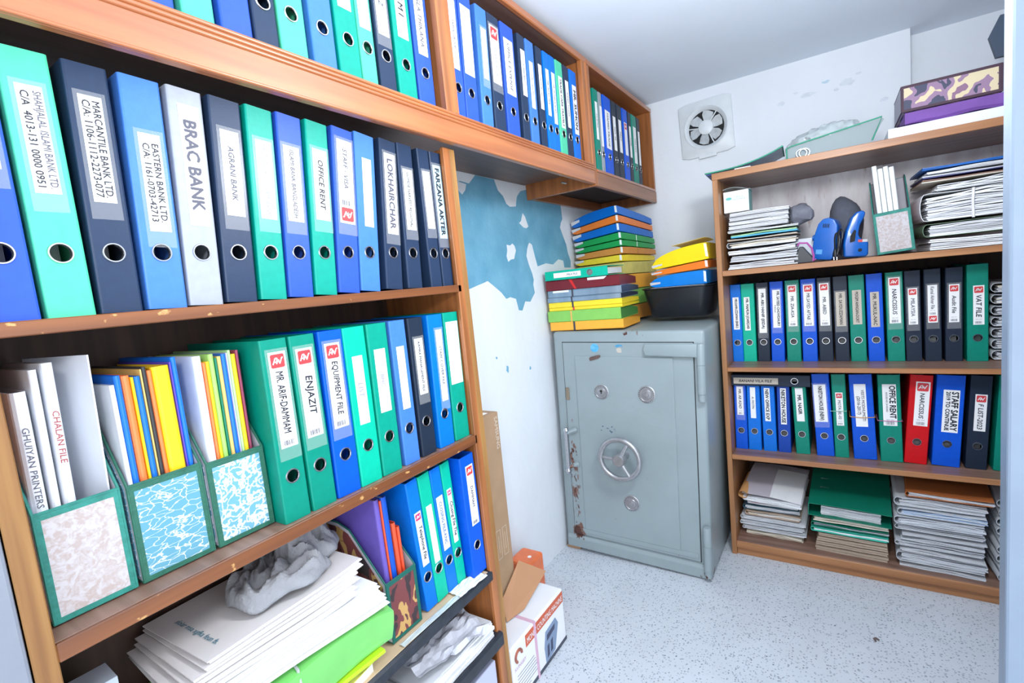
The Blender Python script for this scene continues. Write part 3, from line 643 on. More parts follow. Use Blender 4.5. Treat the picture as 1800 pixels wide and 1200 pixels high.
b.add(q_ + [tuple(Vector(p_) + nn) for p_ in q_], [(0, 1, 2, 3), (7, 6, 5, 4), (0, 4, 5, 1), (1, 5, 6, 2), (2, 6, 7, 3), (3, 7, 4, 0)])
b = b.build('paper_folder', ENV); tag(b, 'tall flat white folder turned towards the camera in the beige floral file', 'folder')
ys = [274, 282, 292, 305, 310, 320, 324, 331, 338, 368, 370.5, 372]
ys = [272, 279, 288, 299.5, 304, 313, 316, 322.5, 329, 355, 358, 366.5]
cs = ['white', 'blue', 'orange', 'yellow', 'blue', 'tan', 'black', 'orange', 'yellow', 'purple', 'blue']
hs = [.305, .318, .316, .312, .312, .322, .325, .318, .322, .326, .333]
for i, c in enumerate(cs):
    slim('paper_folder', f'{FN[c]} folder, {ORD[i]} from left in the cyan streaked file', 'folder', fmat(c), (ys[i + 1] - ys[i]) / 1000 - .0006, hs[i], .215, (-.912, (ys[i] + ys[i + 1]) / 2000, .9065), PI2, 0.0, group='folders in the cyan streaked file')
ys = [387, 401, 406, 412, 421, 425.5, 433, 441, 444.5, 450, 458.5, 464]
cs = ['white', 'orange', 'yellow', 'lime', 'darkgreen', 'tan', 'blue', 'lavender', 'palegreen', 'yellow', 'maroon']
hs = [.328, .315, .316, .328, .32, .322, .325, .326, .33, .322, .328]
for i, c in enumerate(cs):
    slim('paper_folder', f'{FN[c]} folder, {ORD[i]} from left in the pale cyan file', 'folder', fmat(c), (ys[i + 1] - ys[i]) / 1000 - .0006, hs[i], .215, (-.912, (ys[i] + ys[i + 1]) / 2000 + .001, .9065), PI2, 0.01, group='folders in the pale cyan file')

# ---------------------------------------------------------------- safe
SAFE = mat('safe_grey_paint', (146, 160, 164), .34, .05, 5, .12, 30, spec=.5)
ramp2(SAFE, noise_mask(SAFE, 26, .74, .80, (1.6, 1, .7), 8, [(-.607, .33, .035, .36, .27), (-.60, .09, .06, .05, .3), (-.30, 1.04, .10, .02, .2)]), (122, 92, 82))
ramp2(SAFE, noise_mask(SAFE, 34, .80, .84, (1.6, 1, .7), 8, [(-.607, .33, .032, .36, .28), (-.60, .08, .06, .04, .33), (-.32, 1.045, .05, .015, .3), (-.02, .02, .04, .03, .3)]), (84, 50, 40))
DARK = mat('dark_gap', (28, 30, 32), .8)
tilt = .0225
sf = thing('safe', 'old grey steel safe with a handwheel standing in the corner', 'safe', (-.46, 2.01, .0), (0, tilt, 0))
SW, SH, SD = .676, 1.055, .60
b = MB(); b.box(-SW, 0, .0, SD, .0, SH); b.build('body', SAFE, sf, bevel=.014, seg=3, smooth=True)
b = MB(); b.prism([(.0, .004), (-.012, .006), (-.012, .052), (.0, .066)], 0, -SW + .01, -.012); b.build('bottom_sill', SAFE, sf, bevel=.004)
X0, X1, Z0, Z1 = -.626, -.044, .073, 1.005
MB().box(X0 - .003, X1 + .003, -.001, .001, Z0 - .003, Z1 + .003).build('door_gap', DARK, sf)
dm = MB().box(X0, X1, -.006, .0, Z0, Z1).build('door', SAFE, sf, bevel=.002, seg=1)
pl = MB().box(-.566, -.124, -.011, -.005, .108, .944).build('door_panel', SAFE, dm, bevel=.003, seg=2)
MB().box(X0 + .004, -.05, -.0095, -.006, .087, .108).build('door_rail', SAFE, dm, bevel=.001, seg=1)
# hinges
b = MB(); b.prism([(-.235, .952), (-.03, .948), (-.018, .93), (-.006, .93), (-.006, 1.003), (-.235, 1.003), (-.243, .98)], 1, -.026, -.004); b.build('hinge_strap', SAFE, sf, bevel=.006, seg=3, smooth=True)
def hinge(z0, z1):
    b = MB(); r = .0165; h = z1 - z0
    b.lathe([(r * .6, 0), (r * .85, .002), (r * .85, .03), (r, .032), (r, h * .62), (r * .9, h * .625), (r * .9, h * .635), (r, h * .64), (r, h - .006), (r * .8, h)], (-.012, -.018, z0), (0, 0, 1), 16)
    b.build('hinge_barrel', SAFE, sf, smooth=True)
hinge(.77, 1.003); hinge(.02, .24)
def dial(x, z, r, key):
    b = MB(); b.lathe([(r, 0), (r, .003), (r * .92, .005), (r * .80, .005), (r * .76, .0035), (r * .56, .0035), (r * .5, .006), (r * .28, .007), (r * .24, .010 if not key else .0045), (.0001, .011 if not key else .0045)], (x, -.011, z), (0, -1, 0), 28)
    o = b.build('dial' if not key else 'keyhole_plate', STEELD, dm, smooth=True)
    e = MB()
    for k in range(24):
        a = 2 * math.pi * k / 24; e.box(x + r * .86 * math.cos(a) - .0012, x + r * .86 * math.cos(a) + .0012, -.0172, -.015, z + r * .86 * math.sin(a) - .0012, z + r * .86 * math.sin(a) + .0012)
    if key: e.lathe([(.0055, 0), (.0055, .0006)], (x, -.0156, z + .003), (0, -1, 0), 10); e.box(x - .0022, x + .0022, -.0163, -.0156, z - .010, z + .002)
    e.build('dial_marks', DARK, dm)
dial(-.443, .785, .035, True); dial(-.238, .785, .038, False); dial(-.330, .283, .037, False)
# handwheel
wx, wz, WR = -.350, .506, .088
b = MB(); b.tube([(wx + WR * math.cos(2 * math.pi * k / 40), -.075, wz + WR * math.sin(2 * math.pi * k / 40)) for k in range(40)], .0115, 10, closed=True)
hwl = b.build('handwheel', STEELD, sf, smooth=True)
b = MB(); b.lathe([(.028, 0), (.028, .03), (.024, .036), (.0001, .037)], (wx, -.062, wz), (0, -1, 0), 20); b.build('hub', STEELD, hwl, smooth=True)
for a in (62, 178, 300):
    c, s = math.cos(R(a)), math.sin(R(a))
    MB().tube([(wx + .018 * c, -.078, wz + .018 * s), (wx + .05 * c, -.077, wz + .05 * s), (wx + WR * c, -.075, wz + WR * s)], [.011, .009, .0085], 8).build('spoke', STEELD, hwl, smooth=True)
MB().lathe([(.022, 0), (.016, .01), (.014, .056)], (wx, -.010, wz), (0, -1, 0), 16).build('axle', STEELD, sf, smooth=True)
# bar handle on the left
hx = -.617
b = MB(); b.tube([(hx, -.045, .405), (hx, -.045, .60)], .0085, 10)
for z in (.405, .60): b.lathe([(.0001, -.0145), (.008, -.0125), (.0145, 0), (.008, .0125), (.0001, .0145)], (hx, -.045, z), (0, 0, 1), 12)
for z in (.44, .5, .505, .55): b.lathe([(.0095, 0), (.0095, .003)], (hx, -.045, z), (0, 0, 1), 10)
b.build('bar_handle', STEEL, sf, smooth=True)
for z in (.42, .585):
    b = MB(); b.tube([(hx, -.045, z), (hx + .016, -.028, z + .006), (hx + .03, -.006, z + .008)], [.008, .010, .014], 8); b.build('handle_bracket', SAFE, sf, smooth=True)
MB().box(hx - .006, hx + .012, -.012, -.004, .735, .795).build('latch', mat('old_brass', (132, 120, 104), .5), sf, bevel=.003)
MB().prism([(-.492, .934), (-.488, .924), (-.448, .935), (-.438, .943), (-.441, .951), (-.452, .950), (-.486, .942)], 1, -.0145, -.0105).build('name_plate', mat('brown_plate', (96, 78, 72), .5), dm)
MB().lathe([(.0195, 0), (.0195, .0008)], (-.466, -.0062, .982), (0, -1, 0), 24).build('round_sticker', mat('sticker_blue', (60, 160, 206), .5, scale=60, rgb2=(120, 190, 220)), dm)
MB().prism([(-.372, .990), (-.358, .998), (-.340, .996), (-.335, .985), (-.345, .99), (-.36, .985)], 1, -.0068, -.006).build('torn_sticker', mat('sticker_torn', (70, 150, 190), .6), dm)
MB().prism(flake(-.352, .972, .016, .016, 10, 8), 1, -.0066, -.006).build('sticker_glue', mat('glue_tan', (190, 186, 176), .7), dm)
random.seed(12)
b = MB()
for k in range(16):
    x, z, r = -.43 + random.uniform(-.035, .05), .615 + random.uniform(-.014, .012), random.uniform(.001, .004); b.prism(flake(x, z, r * 1.3, r, 7, k), 1, -.0114, -.0108)
b.build('paint_scuff', mat('scuff_blue', (60, 90, 112), .7), dm)
o = MB().box(-.035, .035, -.02, .12, 0, .012).build('wood_shim', TAN, loc=(-1.105, 2.035, 0)); tag(o, 'thin tan wood chip wedged under the left corner of the safe', 'shim')

# ---------------------------------------------------------------- folders stacked on the safe
def wallet(label, color_mat, w, d, t, loc, yaw, bulge=.25, band=None, pages=True, back=.6, group=None, name='document_wallet', endm=None):
    """wallet lying flat: flat front fold, covers running back, sheets seen at its ends"""
    o = thing(name, label, 'folder', loc, (0, 0, yaw), group); k = .0012
    def prof(g):
        up = [(0 + g, t - .004)] + [(0.002 + g, t - g)] + [(d * u, t * (1 - (1 - back) * u) + t * bulge * math.sin(math.pi * u) * .6 - g) for u in (.12, .3, .5, .7, .85, 1.)]
        return [(d, g), (.003 + g, g), (g, .003)] + up
    a, i_ = prof(0), prof(k); b = MB()
    for q in range(len(a) - 1): b.prism([a[q], a[q + 1], i_[q + 1], i_[q]], 0, -w / 2, w / 2)
    b.build('cover', color_mat, o)
    if pages: MB().prism([(min(max(y, .006), d - .004), max(.0016, z - .0016)) for y, z in prof(k * 1.4)], 0, -w / 2 + .006, w / 2 - .007).build('pages', PAPER, o)
    else: MB().prism([(min(y, d - .002), z) for y, z in prof(k)], 0, -w / 2 + .0015, w / 2 - .0015).build('end_flaps', endm or color_mat, o)
    if band:
        bx, bm, bw = band; MB().box(bx - bw / 2, bx + bw / 2, -.0012, .0, -.0004, t + .0002).build('elastic_band', bm, o)
    return o
YAW = R(3); fcx, fcy = -.956, 2.036
def fs(label, m, t, z, dx=0, dy=0, w=.352, d=.265, dyaw=0, **k):
    return wallet(label, m, w, d, t, (fcx + dx, fcy + dy, z), YAW + R(dyaw), **k)
st = {c: mat('stack_' + c, v, .35, .04, 30) for c, v in dict(amber=(246, 176, 60), lime=(132, 196, 92), yellow=(240, 214, 50), maroon=(112, 26, 38), black=(48, 56, 70), blue=(0, 104, 196), orange=(226, 122, 44), green=(26, 154, 76), brown=(206, 138, 60)).items()}
SILV = mat('silver_blue_foil', (170, 190, 206), .28, scale=3, stretch=(3, .1, .1), rgb2=(112, 140, 164), metal=.5)
ELB = mat('elastic_dark', (64, 66, 76), .7); ELO = mat('elastic_orange', (226, 176, 96), .7); ELW = mat('string_white', (222, 226, 226), .7)
z = 1.0715
fs('amber yellow wallet folder at the bottom of the front stack on the safe', st['amber'], .040, z, .004, 0, band=(-.055, ELB, .009), pages=False); z += .0405
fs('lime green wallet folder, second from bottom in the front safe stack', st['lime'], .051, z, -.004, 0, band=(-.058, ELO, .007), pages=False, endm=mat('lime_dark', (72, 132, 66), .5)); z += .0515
fs('thin yellow wallet folder just above the lime green wallet', st['yellow'], .014, z, .004, .002, band=(-.052, mat('elastic_red', (206, 60, 60), .7), .008), pages=False); z += .0145
fs('yellow wallet folder with a dark elastic band, below the silver wallets', st['yellow'], .024, z, .004, .002, band=(-.055, ELB, .008), pages=False); z += .0245
fs('lower of two silvery blue wallet folders with dark elastic bands', SILV, .023, z, .002, 0, band=(-.055, ELB, .007), bulge=.3, pages=False, endm=st['black']); z += .0235
o = fs('upper of two silvery blue wallet folders, with a white paper tab', SILV, .032, z, .006, 0, band=(-.053, ELB, .008), bulge=.3, pages=False, endm=st['black'])
MB().box(-.15, -.07, -.0016, 0, .022, .031).build('paper_tab', PAPER, o); z += .0325
o = fs('dark maroon wallet folder with a white tab under the mint binder', st['maroon'], .046, z, .0, .0, bulge=.2, dyaw=1, pages=False)
MB().prism([(.03, .034), (.105, .034), (.12, .045), (.03, .045)], 1, -.0016, 0).build('paper_tab', PAPER, o)
MB().prism([(-.06, .045), (-.045, .045), (-.025, .002), (-.035, .002)], 1, -.0014, 0).build('red_strap', mat('strap_red', (206, 34, 34), .4), o); z += .0465
# mint binder lying on top, spine to the front
t = thing('lever_arch_binder', 'mint green lever arch binder lying on top of the front safe stack', 'binder', (-1.126, 2.014, z + .0225), (0, PI2, YAW + R(1)))
binder_cover(.042, .30, .25, .218, None).build('cover', bmat('mint'), t); obj('finger_ring', ring_mesh(), t, (0, 0, .218))
MB().box(-.012, .014, .03, .235, .004, .292).build('pages', PAGE, t)
l = MB().box(-.011, .011, -.0006, 0, -.066, .066).build('label', LABEL, t, loc=(0, -.0003, .11)); lettering('MILA FILE', l, basis((0, 0, 1), (-1, 0, 0), (0, -.0008, .025)), .009, .07, INKG, .018, .1)
# back stack
def wedge(label, m, t0, t1, loc, rot, w=.285, d=.33, string=None, arch=0., taper=.15, paper=True, pw=.6):
    """wallet lying flat, thick at its right front corner and thinning towards the left and the back"""
    o = thing('document_wallet', label, 'folder', loc, rot); b = MB(); n, k = 10, 5
    def top(i, j):
        u = i / n; h = t1 + (t0 - t1) * u ** pw + arch * math.sin(math.pi * u ** .8)
        return h * (1 - taper * j / k) - (.003 if j in (0, k) else 0) - (.002 if i in (0, n) else 0)
    vs = []; X = lambda i: -w * (1 - i / n); Y = lambda j, i: d * j / k + (.006 * (1 - i / n) ** 2 if j == 0 else 0)
    for i in range(n + 1):
        for j in range(k + 1): vs.append((X(i), Y(j, i), top(i, j)))
    N_ = len(vs)
    for i in range(n + 1):
        for j in range(k + 1): vs.append((X(i) + (.004 if i == 0 else 0), Y(j, i) + .001, 0.0005 + (.25 * t1 if i == 0 else 0)))
    id_ = lambda i, j: i * (k + 1) + j; fs_ = []
    for i in range(n):
        for j in range(k): fs_ += [(id_(i, j), id_(i + 1, j), id_(i + 1, j + 1), id_(i, j + 1)), (N_ + id_(i, j), N_ + id_(i, j + 1), N_ + id_(i + 1, j + 1), N_ + id_(i + 1, j))]
    for i in range(n): fs_ += [(id_(i, 0), N_ + id_(i, 0), N_ + id_(i + 1, 0), id_(i + 1, 0)), (id_(i, k), id_(i + 1, k), N_ + id_(i + 1, k), N_ + id_(i, k))]
    for j in range(k): fs_ += [(id_(0, j), id_(0, j + 1), N_ + id_(0, j + 1), N_ + id_(0, j)), (id_(n, j), N_ + id_(n, j), N_ + id_(n, j + 1), id_(n, j + 1))]
    b.add(vs, fs_); b.build('cover', m, o, bevel=.0012, seg=1, smooth=True)
    if paper:
        MB().prism([(-w + .004, t1 * .40), (-w * .80, t1 * .62), (-w * .80, t1 * .95), (-w + .002, t1 * .93)], 1, .0032, .02).build('pages', PAPER2, o)
        MB().prism([(-.012, t0 * .18), (-.0015, t0 * .12), (-.0015, t0 * .85), (-.012, t0 * .92)], 1, -.0012, .004).build('page_edge', PAPER, o)
    if string:
        MB().tube([(.0016, d * .42, .001), (.0022, d * .42, t0 * .5 * (1 - taper * .4)), (.0014, d * .43, t0 * (1 - taper * .42) - .004)], .0016, 6).build('string', string, o, smooth=True)
    return o
bx, by = -.858, 2.315; z = 1.075; drop = 0.; ldrop = 0.
BACK = [('tan wallet folder lowest in the back safe stack', st['brown'], .075, 0, 0, None, .1), ('lime wallet folder low in the back safe stack', st['lime'], .08, 0, 0, None, .1), ('amber wallet folder half hidden low in the back safe stack', st['amber'], .075, 0, 0, None, .1),
 ('crumpled yellow wallet folder half hidden behind the maroon one', mat('stack_pale', (206, 196, 110), .5, .1, 20), .062, 0, 0, None, .1), ('bright yellow wallet folder below the amber brown one, back safe stack', st['yellow'], .036, -.004, 0, None, .25),
 ('amber brown wallet folder tied with string in the back safe stack', st['brown'], .038, .004, 0, mat('string_tan', (150, 110, 70), .7), .25), ('lower of two green wallet folders with white string, back safe stack', st['green'], .033, .002, 0, ELW, .25),
 ('upper of two green wallet folders with white string, back safe stack', st['green'], .037, .0, 0, ELW, .25), ('blue wallet folder under the orange one near the top of the safe stack', st['blue'], .045, -.006, 0, None, .25),
 ('orange wallet folder between two blue ones at the top of the stack', st['orange'], .039, -.008, 0, None, .25), ('thick blue wallet folder on top of the back safe stack', st['blue'], .046, -.010, .012, None, .25)]
for i, (lab, m, t, dx, arch, stg, tp) in enumerate(BACK):
    low = i < 4
    wedge(lab, m, t - .0015, (t - .003) if low else t * .80, (bx + dx, by, z), (-math.atan(drop / .36), -math.atan(ldrop / .285), R(-8)), d=.36, w=.275, string=stg, arch=arch, taper=.02 if low else .17, paper=not low, pw=.8)
    z += t; drop += t * (.02 if low else .17); ldrop += 0 if low else t * .16
# tub with folders
TUB = mat('black_plastic_tub', (30, 33, 40), .28, .1, 20)
tb = thing('plastic_tub', 'black plastic tub holding folders on top of the safe', 'tub', (-.618, 2.44, 1.081))
def rrect(w, d, r, n=5):
    p = []
    for sx, sy, a0 in ((1, 1, 0), (-1, 1, 90), (-1, -1, 180), (1, -1, 270)):
        for k in range(n): a = R(a0 + 90 * k / (n - 1)); p.append((sx * (w / 2 - r) + r * math.cos(a), sy * (d / 2 - r) + r * math.sin(a)))
    return p
def tubmesh(levels, mi=0):
    b = MB(); n = None
    for (w, d, r, zz) in levels:
        p = rrect(w, d, r); n = len(p); b.v += [(x, y, zz) for x, y in p]
    for i in range(len(levels) - 1):
        for k in range(n): b.f.append((i * n + k, i * n + (k + 1) % n, (i + 1) * n + (k + 1) % n, (i + 1) * n + k)); b.m.append(mi)
    b.f.append(tuple(range(n))[::-1]); b.m.append(mi); b.f.append(tuple(range((len(levels) - 1) * n, len(levels) * n))); b.m.append(mi); return b
b = tubmesh([(.25, .20, .05, 0), (.272, .22, .05, .012), (.30, .25, .05, .08), (.318, .27, .05, .134), (.33, .285, .05, .137), (.33, .285, .05, .142), (.312, .262, .045, .142), (.29, .24, .045, .08), (.26, .20, .045, .012)]); b.build('shell', TUB, tb, smooth=True)
MB().box(-.12, .12, 0, .20, 0, .012).build('p', PAPER).name = 'white_paper_bundle'
o = bpy.data.objects['white_paper_bundle']; o.location = (-.618, 2.335, 1.211); o.rotation_euler = (0, 0, R(4)); tag(o, 'white papers under the blue wallet in the black tub', 'paper')
TBW = [('blue wallet folder lying in the black tub on the safe', mat('tub_blue', (0, 132, 226), .32, .04, 20), .064, .026, 1.2245, -.484), ('orange wallet folder between blue and yellow ones in the tub', mat('tub_orange', (244, 128, 36), .32, .04, 20), .038, .016, 1.294, -.474), ('bulging yellow wallet folder on top of the black tub', mat('tub_yellow', (252, 222, 16), .32, .04, 20), .078, .022, 1.3335, -.470)]
for i, (lab, m, t0, t1, zz, xx) in enumerate(TBW):
    o = wedge(lab, m, t0, t1, (xx, 2.335, zz), (0, (0, -.06, -.10)[i], R(-3)), w=.265, d=.23, arch=(.006, .0, .012)[i], taper=.1, paper=True, pw=.45)
MB().sheet(lambda u, v: (-.16 + u * .15, .02 + v * .16, .079 + .010 * math.sin(v * 2.6) + .014 * (1 - v) ** 2 + .006 * u), 6, 6, .001).build('flap', MATS['tub_yellow'], o, smooth=True)

# ---------------------------------------------------------------- paper bundles
def bundle_mesh(b, w, d, t, n, seed, wav=.003, jit=.004, mats=(0,), droop=0., nx=9):
    rnd = random.Random(seed); ph = rnd.uniform(0, 6); t = t - 1.5 * wav
    for i in range(n):
        z0, z1 = t * i / n, t * (i + .8) / n; jx0, jx1, jy = rnd.uniform(-jit, jit), rnd.uniform(-jit, jit), rnd.uniform(-jit, jit) * .8
        mi = rnd.choice(mats); a = len(b.v); ph2 = rnd.uniform(0, 6)
        for k in range(nx):
            u = k / (nx - 1); x = (-w / 2 + jx0) + (w + jx1 - jx0) * u
            f = i / max(1, n)
            dz = (wav * math.sin(u * 4.2 + ph) + wav * .5 * math.sin(u * 9 + ph2)) * (.25 + f) - droop * f * (abs(2 * u - 1) ** 3)
            dz = max(dz, -z0 * .7)
            yf = jy + .0015 * math.sin(u * 12 + ph2)
            b.v += [(x, yf, z0 + dz), (x, yf, z1 + dz), (x, d + jy, z1 + dz * .4), (x, d + jy, z0 + dz * .4)]
        for k in range(nx - 1):
            p, q = a + 4 * k, a + 4 * k + 4
            for e in range(4): b.f.append((p + e, p + (e + 1) % 4, q + (e + 1) % 4, q + e)); b.m.append(mi)
        b.f += [(a, a + 1, a + 2, a + 3), (a + 4 * (nx - 1), a + 4 * (nx - 1) + 3, a + 4 * (nx - 1) + 2, a + 4 * (nx - 1) + 1)]; b.m += [mi, mi]
    return b
def bundle(label, w, d, t, loc, rotz=0., n=6, seed=1, mats=None, wav=.003, jit=.004, droop=0., cat='papers', wrap=None, group=None, rot=None, wrapw=None):
    """a bundle of sheets; wrap = material of a folded outer sheet round its left end"""
    mats = mats or [PAPER, PAPER2]
    if wrap: t0_ = t; t = t - .006
    b = bundle_mesh(MB(), w, d, t, n, seed, wav, jit, tuple(range(len(mats))), droop)
    if wrap:
        o = thing('paper_bundle', label, cat, loc, rot or (0, 0, rotz), group); b.build('sheets', mats, o, loc=(0, 0, .0032))
        c = MB(); k = .0016; r = t / 2 + .002; L = (wrapw or w) * .98; prof = []
        rnd = random.Random(seed + 5)
        for i in range(7): prof.append((w / 2 - L * i / 6, t + .0006 + wav * math.sin(i * 1.1 + seed) * .5))
        for a in (110, 135, 160, 180, 200, 225, 250): prof.append((-w / 2 - .004 + min(r * .9, .016) * math.cos(R(a)), t / 2 + r * math.sin(R(a))))
        for i in range(3): prof.append((-w / 2 + w * .98 * i / 2, -.0012))
        ins = []
        for i, (x, z) in enumerate(prof):
            p0, p1 = prof[max(0, i - 1)], prof[min(len(prof) - 1, i + 1)]; dx, dz = p1[0] - p0[0], p1[1] - p0[1]; l = math.hypot(dx, dz) or 1
            ins.append((x - dz / l * k * -1 * -1, z + dx / l * k * 1))
        for i in range(len(prof) - 1): c.prism([prof[i], prof[i + 1], ins[i + 1], ins[i]], 1, -.004 + rnd.uniform(-.001, .001), d)
        c.build('folded_cover', wrap, o, smooth=True, loc=(0, 0, .0030))
    else:
        o = b.build('paper_bundle', mats, loc=loc, rot=rot or (0, 0, rotz)); tag(o, label, cat, group)
    return o
NEWS = mat('dull_white_paper', (212, 216, 222), .75, .06, 12, .12, 30)
CREAM = PAPER3; BEIGE = mat('beige_board', (176, 158, 140), .75, .06, 14)
GREENP = mat('green_file_board', (0, 116, 92), .5, .05, 20); MINTP = mat('mint_file_board', (60, 190, 166), .5, .05, 20); YELP = mat('yellow_file_board', (236, 212, 110), .5); TEALP = mat('teal_file_board', (70, 104, 124), .6)
ORP = mat('amber_envelope', (190, 112, 60), .6, .08, 14)

# --- bottom shelf of the right bookcase: left pile
zb = .066
pile = [('beige bottom folder of the left pile', .25, .022, [BEIGE, CREAM], 4, .003, None), ('dull white bundle, second up in the left bottom pile', .268, .022, [NEWS, PAPER2], 4, .002, NEWS),
        ('dull white bundle, third up in the left bottom pile', .272, .022, [NEWS, PAPER2], 4, .002, NEWS), ('white bundle, fourth up in the left bottom pile', .275, .024, [PAPER, NEWS], 5, .003, NEWS),
        ('tan edged bundle, fifth up in the left bottom pile', .232, .026, [PAPER, CREAM], 4, .004, mat('tan_cover', (204, 180, 160), .6)), ('white bundle in a teal folder in the left bottom pile', .236, .026, [PAPER, PAPER2], 4, .003, TEALP),
        ('white bundle with a pink edge in the left bottom pile', .225, .022, [PAPER, mat('pink_sheet', (206, 178, 190), .7), PAPER], 4, .003, None)]
for i, (lb_, w, t, ms, n, wav, wr) in enumerate(pile):
    bundle(lb_ + ', right bookcase', w * .89, .30, t - .003, (-.261 + .004 * math.sin(i * 2.1), 2.335 + .004 * math.sin(i * 3.), zb), R(-2 + i % 3), n, 20 + i, ms, wav, .004, wrap=wr); zb += t + .001
o = thing('paper_bundle', 'grey white top bundle sagging over the left bottom pile', 'papers', (-.262, 2.30, zb), (R(3), R(2), R(-3)))
bundle_mesh(MB(), .225, .30, .030, 7, 77, .004, .003, (0, 1)).build('sheets', [PAPER, PAPER2], o)
MB().sheet(lambda u, v: (-.118 + u * .235, -.004 + v * .31, .036 + .006 * math.sin(u * 3) + .018 * math.sin(v * 2.2) - .012 * (1 - v) * u), 8, 8, .0012).build('cover_sheet', mat('mauve_grey_sheet', (196, 190, 200), .7, .05, 10), o, smooth=True)
MB().sheet(lambda u, v: (-.005 + u * .118, -.006 + v * .25, .040 + .006 * math.sin((u * .5 + .5) * 3) + .018 * math.sin(v * 2.2) - .012 * (1 - v) * (u * .5 + .5)), 8, 8, .0012).build('top_sheet', PAPER, o, smooth=True)
c = MB()
for k in range(12):
    a = R(20 + 300 * k / 11); c.v += [(-.112 + .020 * math.cos(a), -.012, .030 + .016 * math.sin(a)), (-.112 + .020 * math.cos(a), .20, .034 + .016 * math.sin(a))]
for k in range(11): c.f.append((2 * k, 2 * k + 1, 2 * k + 3, 2 * k + 2)); c.m.append(0)
c.build('rolled_flap', mat('amber_roll', (214, 160, 104), .6), o, smooth=True)
# --- middle pile
zb = .066; x = .022
for i, t in enumerate((.022, .022, .020, .018)):
    bundle(f'plain beige card file, {ORD[i]} from the bottom of the middle pile', .245 - .004 * i, .30, t - .002, (x + .002 * i, 2.297 + .003 * (i % 2), zb), R(-2), 2, 40 + i, [BEIGE], .0008, .002, cat='file'); zb += t
bundle('white papers in a mint folder in the middle bottom pile', .25, .30, .022, (x, 2.297, zb + .001), R(-2), 4, 50, [PAPER, MINTP], .002, .003, wrap=MINTP); zb += .025
bundle('grey papers in a green folder in the middle bottom pile', .25, .30, .018, (x, 2.297, zb + .001), R(-2), 4, 51, [PAPER2, mat('grey_sheet', (150, 152, 164), .6)], .003, .003, wrap=GREENP); zb += .023
bundle('yellow and cream folders under the green ring binder', .25, .30, .022, (x, 2.297, zb), R(-2), 3, 52, [YELP, CREAM, CREAM], .002, .003); zb += .024
o = thing('ring_file', 'green ring file with white papers lying on the middle bottom pile', 'file', (x - .005, 2.283, zb), (0, R(1.5), R(-2)))
MB().box(-.14, .14, 0, .30, 0, .0025).box(-.14, -.1375, 0, .30, 0, .05).build('cover', GREENP, o)
MB().sheet(lambda u, v: (-.14 + u * .28, .0 + v * .31, .052 + .055 * v + .004 * math.sin(u * 3)), 6, 6, .0025).build('top_cover', GREENP, o)
bundle_mesh(MB(), .20, .26, .040, 9, 61, .001, .002, (0, 1)).build('sheets', [PAPER, PAPER2], o, loc=(.005, .02, .003))
for k in (0, 1): MB().tube([(-.105, .13 + .07 * k, .0765 + .0125 * k), (-.072, .13 + .07 * k, .0765 + .0125 * k)], .0014, 6).build('clip', STEEL, o)
# --- right pile
zb = .066; xr = .305
ths = [.016, .044, .018, .024, .018, .018, .024, .036, .032, .040]
nm = ['flat worn newspaper at the bottom', 'thick folded bundle near the bottom', 'thin white bundle, third up', 'white folded bundle, fourth up', 'grey edged bundle, fifth up', 'thin dull bundle, sixth up', 'white bundle with a blue edge', 'rounded white folded bundle', 'pale blue edged folded bundle', 'thick white folded bundle near the top']
for i, t in enumerate(ths):
    wr = NEWS if i in (1, 3, 6, 7, 8, 9) else None
    ms = [NEWS, PAPER2] if i != 8 else [PAPER, mat('pale_blue_sheet', (176, 196, 222), .7), PAPER]
    bundle(f'{nm[i]} of the right bottom pile', .244 - .004 * (i % 3), .30, t - .003, (xr + .005 * math.sin(i * 1.7), 2.292 + .006 * math.sin(i * 2.3), zb), R(-3 + (i % 2)), 5 if t > .02 else 3, 70 + i, ms, .003, .005, .004, wrap=wr); zb += t + .0015
bundle('amber brown envelope on top of the right bottom pile', .235, .30, .022, (xr + .025, 2.29, zb + .001), R(-4), 3, 90, [ORP, PAPER2], .003, .003, wrap=ORP)
zq = .066
for i in range(9):
    bundle(f'crumpled white bundle, {ORD[i]} from the floor shelf beside the door frame', .15, .28, .030, (.552 + .004 * math.sin(i * 2.), 2.315, zq), R(4 - i), 4, 100 + i, [NEWS, PAPER2], .005, .008, .004, wrap=NEWS); zq += .0345
# --- papers right of the upper binder row, seen in a sliver beside the door frame
zq = .860
for i in range(7):
    bundle(f'folded white bundle, {ORD[i]} from below right of the tall green binder', .14, .27, .036, (.549, 2.42, zq), R(3 - i), 4, 120 + i, [NEWS, PAPER2, CREAM] if i > 4 else [NEWS, PAPER2], .004, .004, wrap=NEWS, group='papers right of the upper row'); zq += .0405

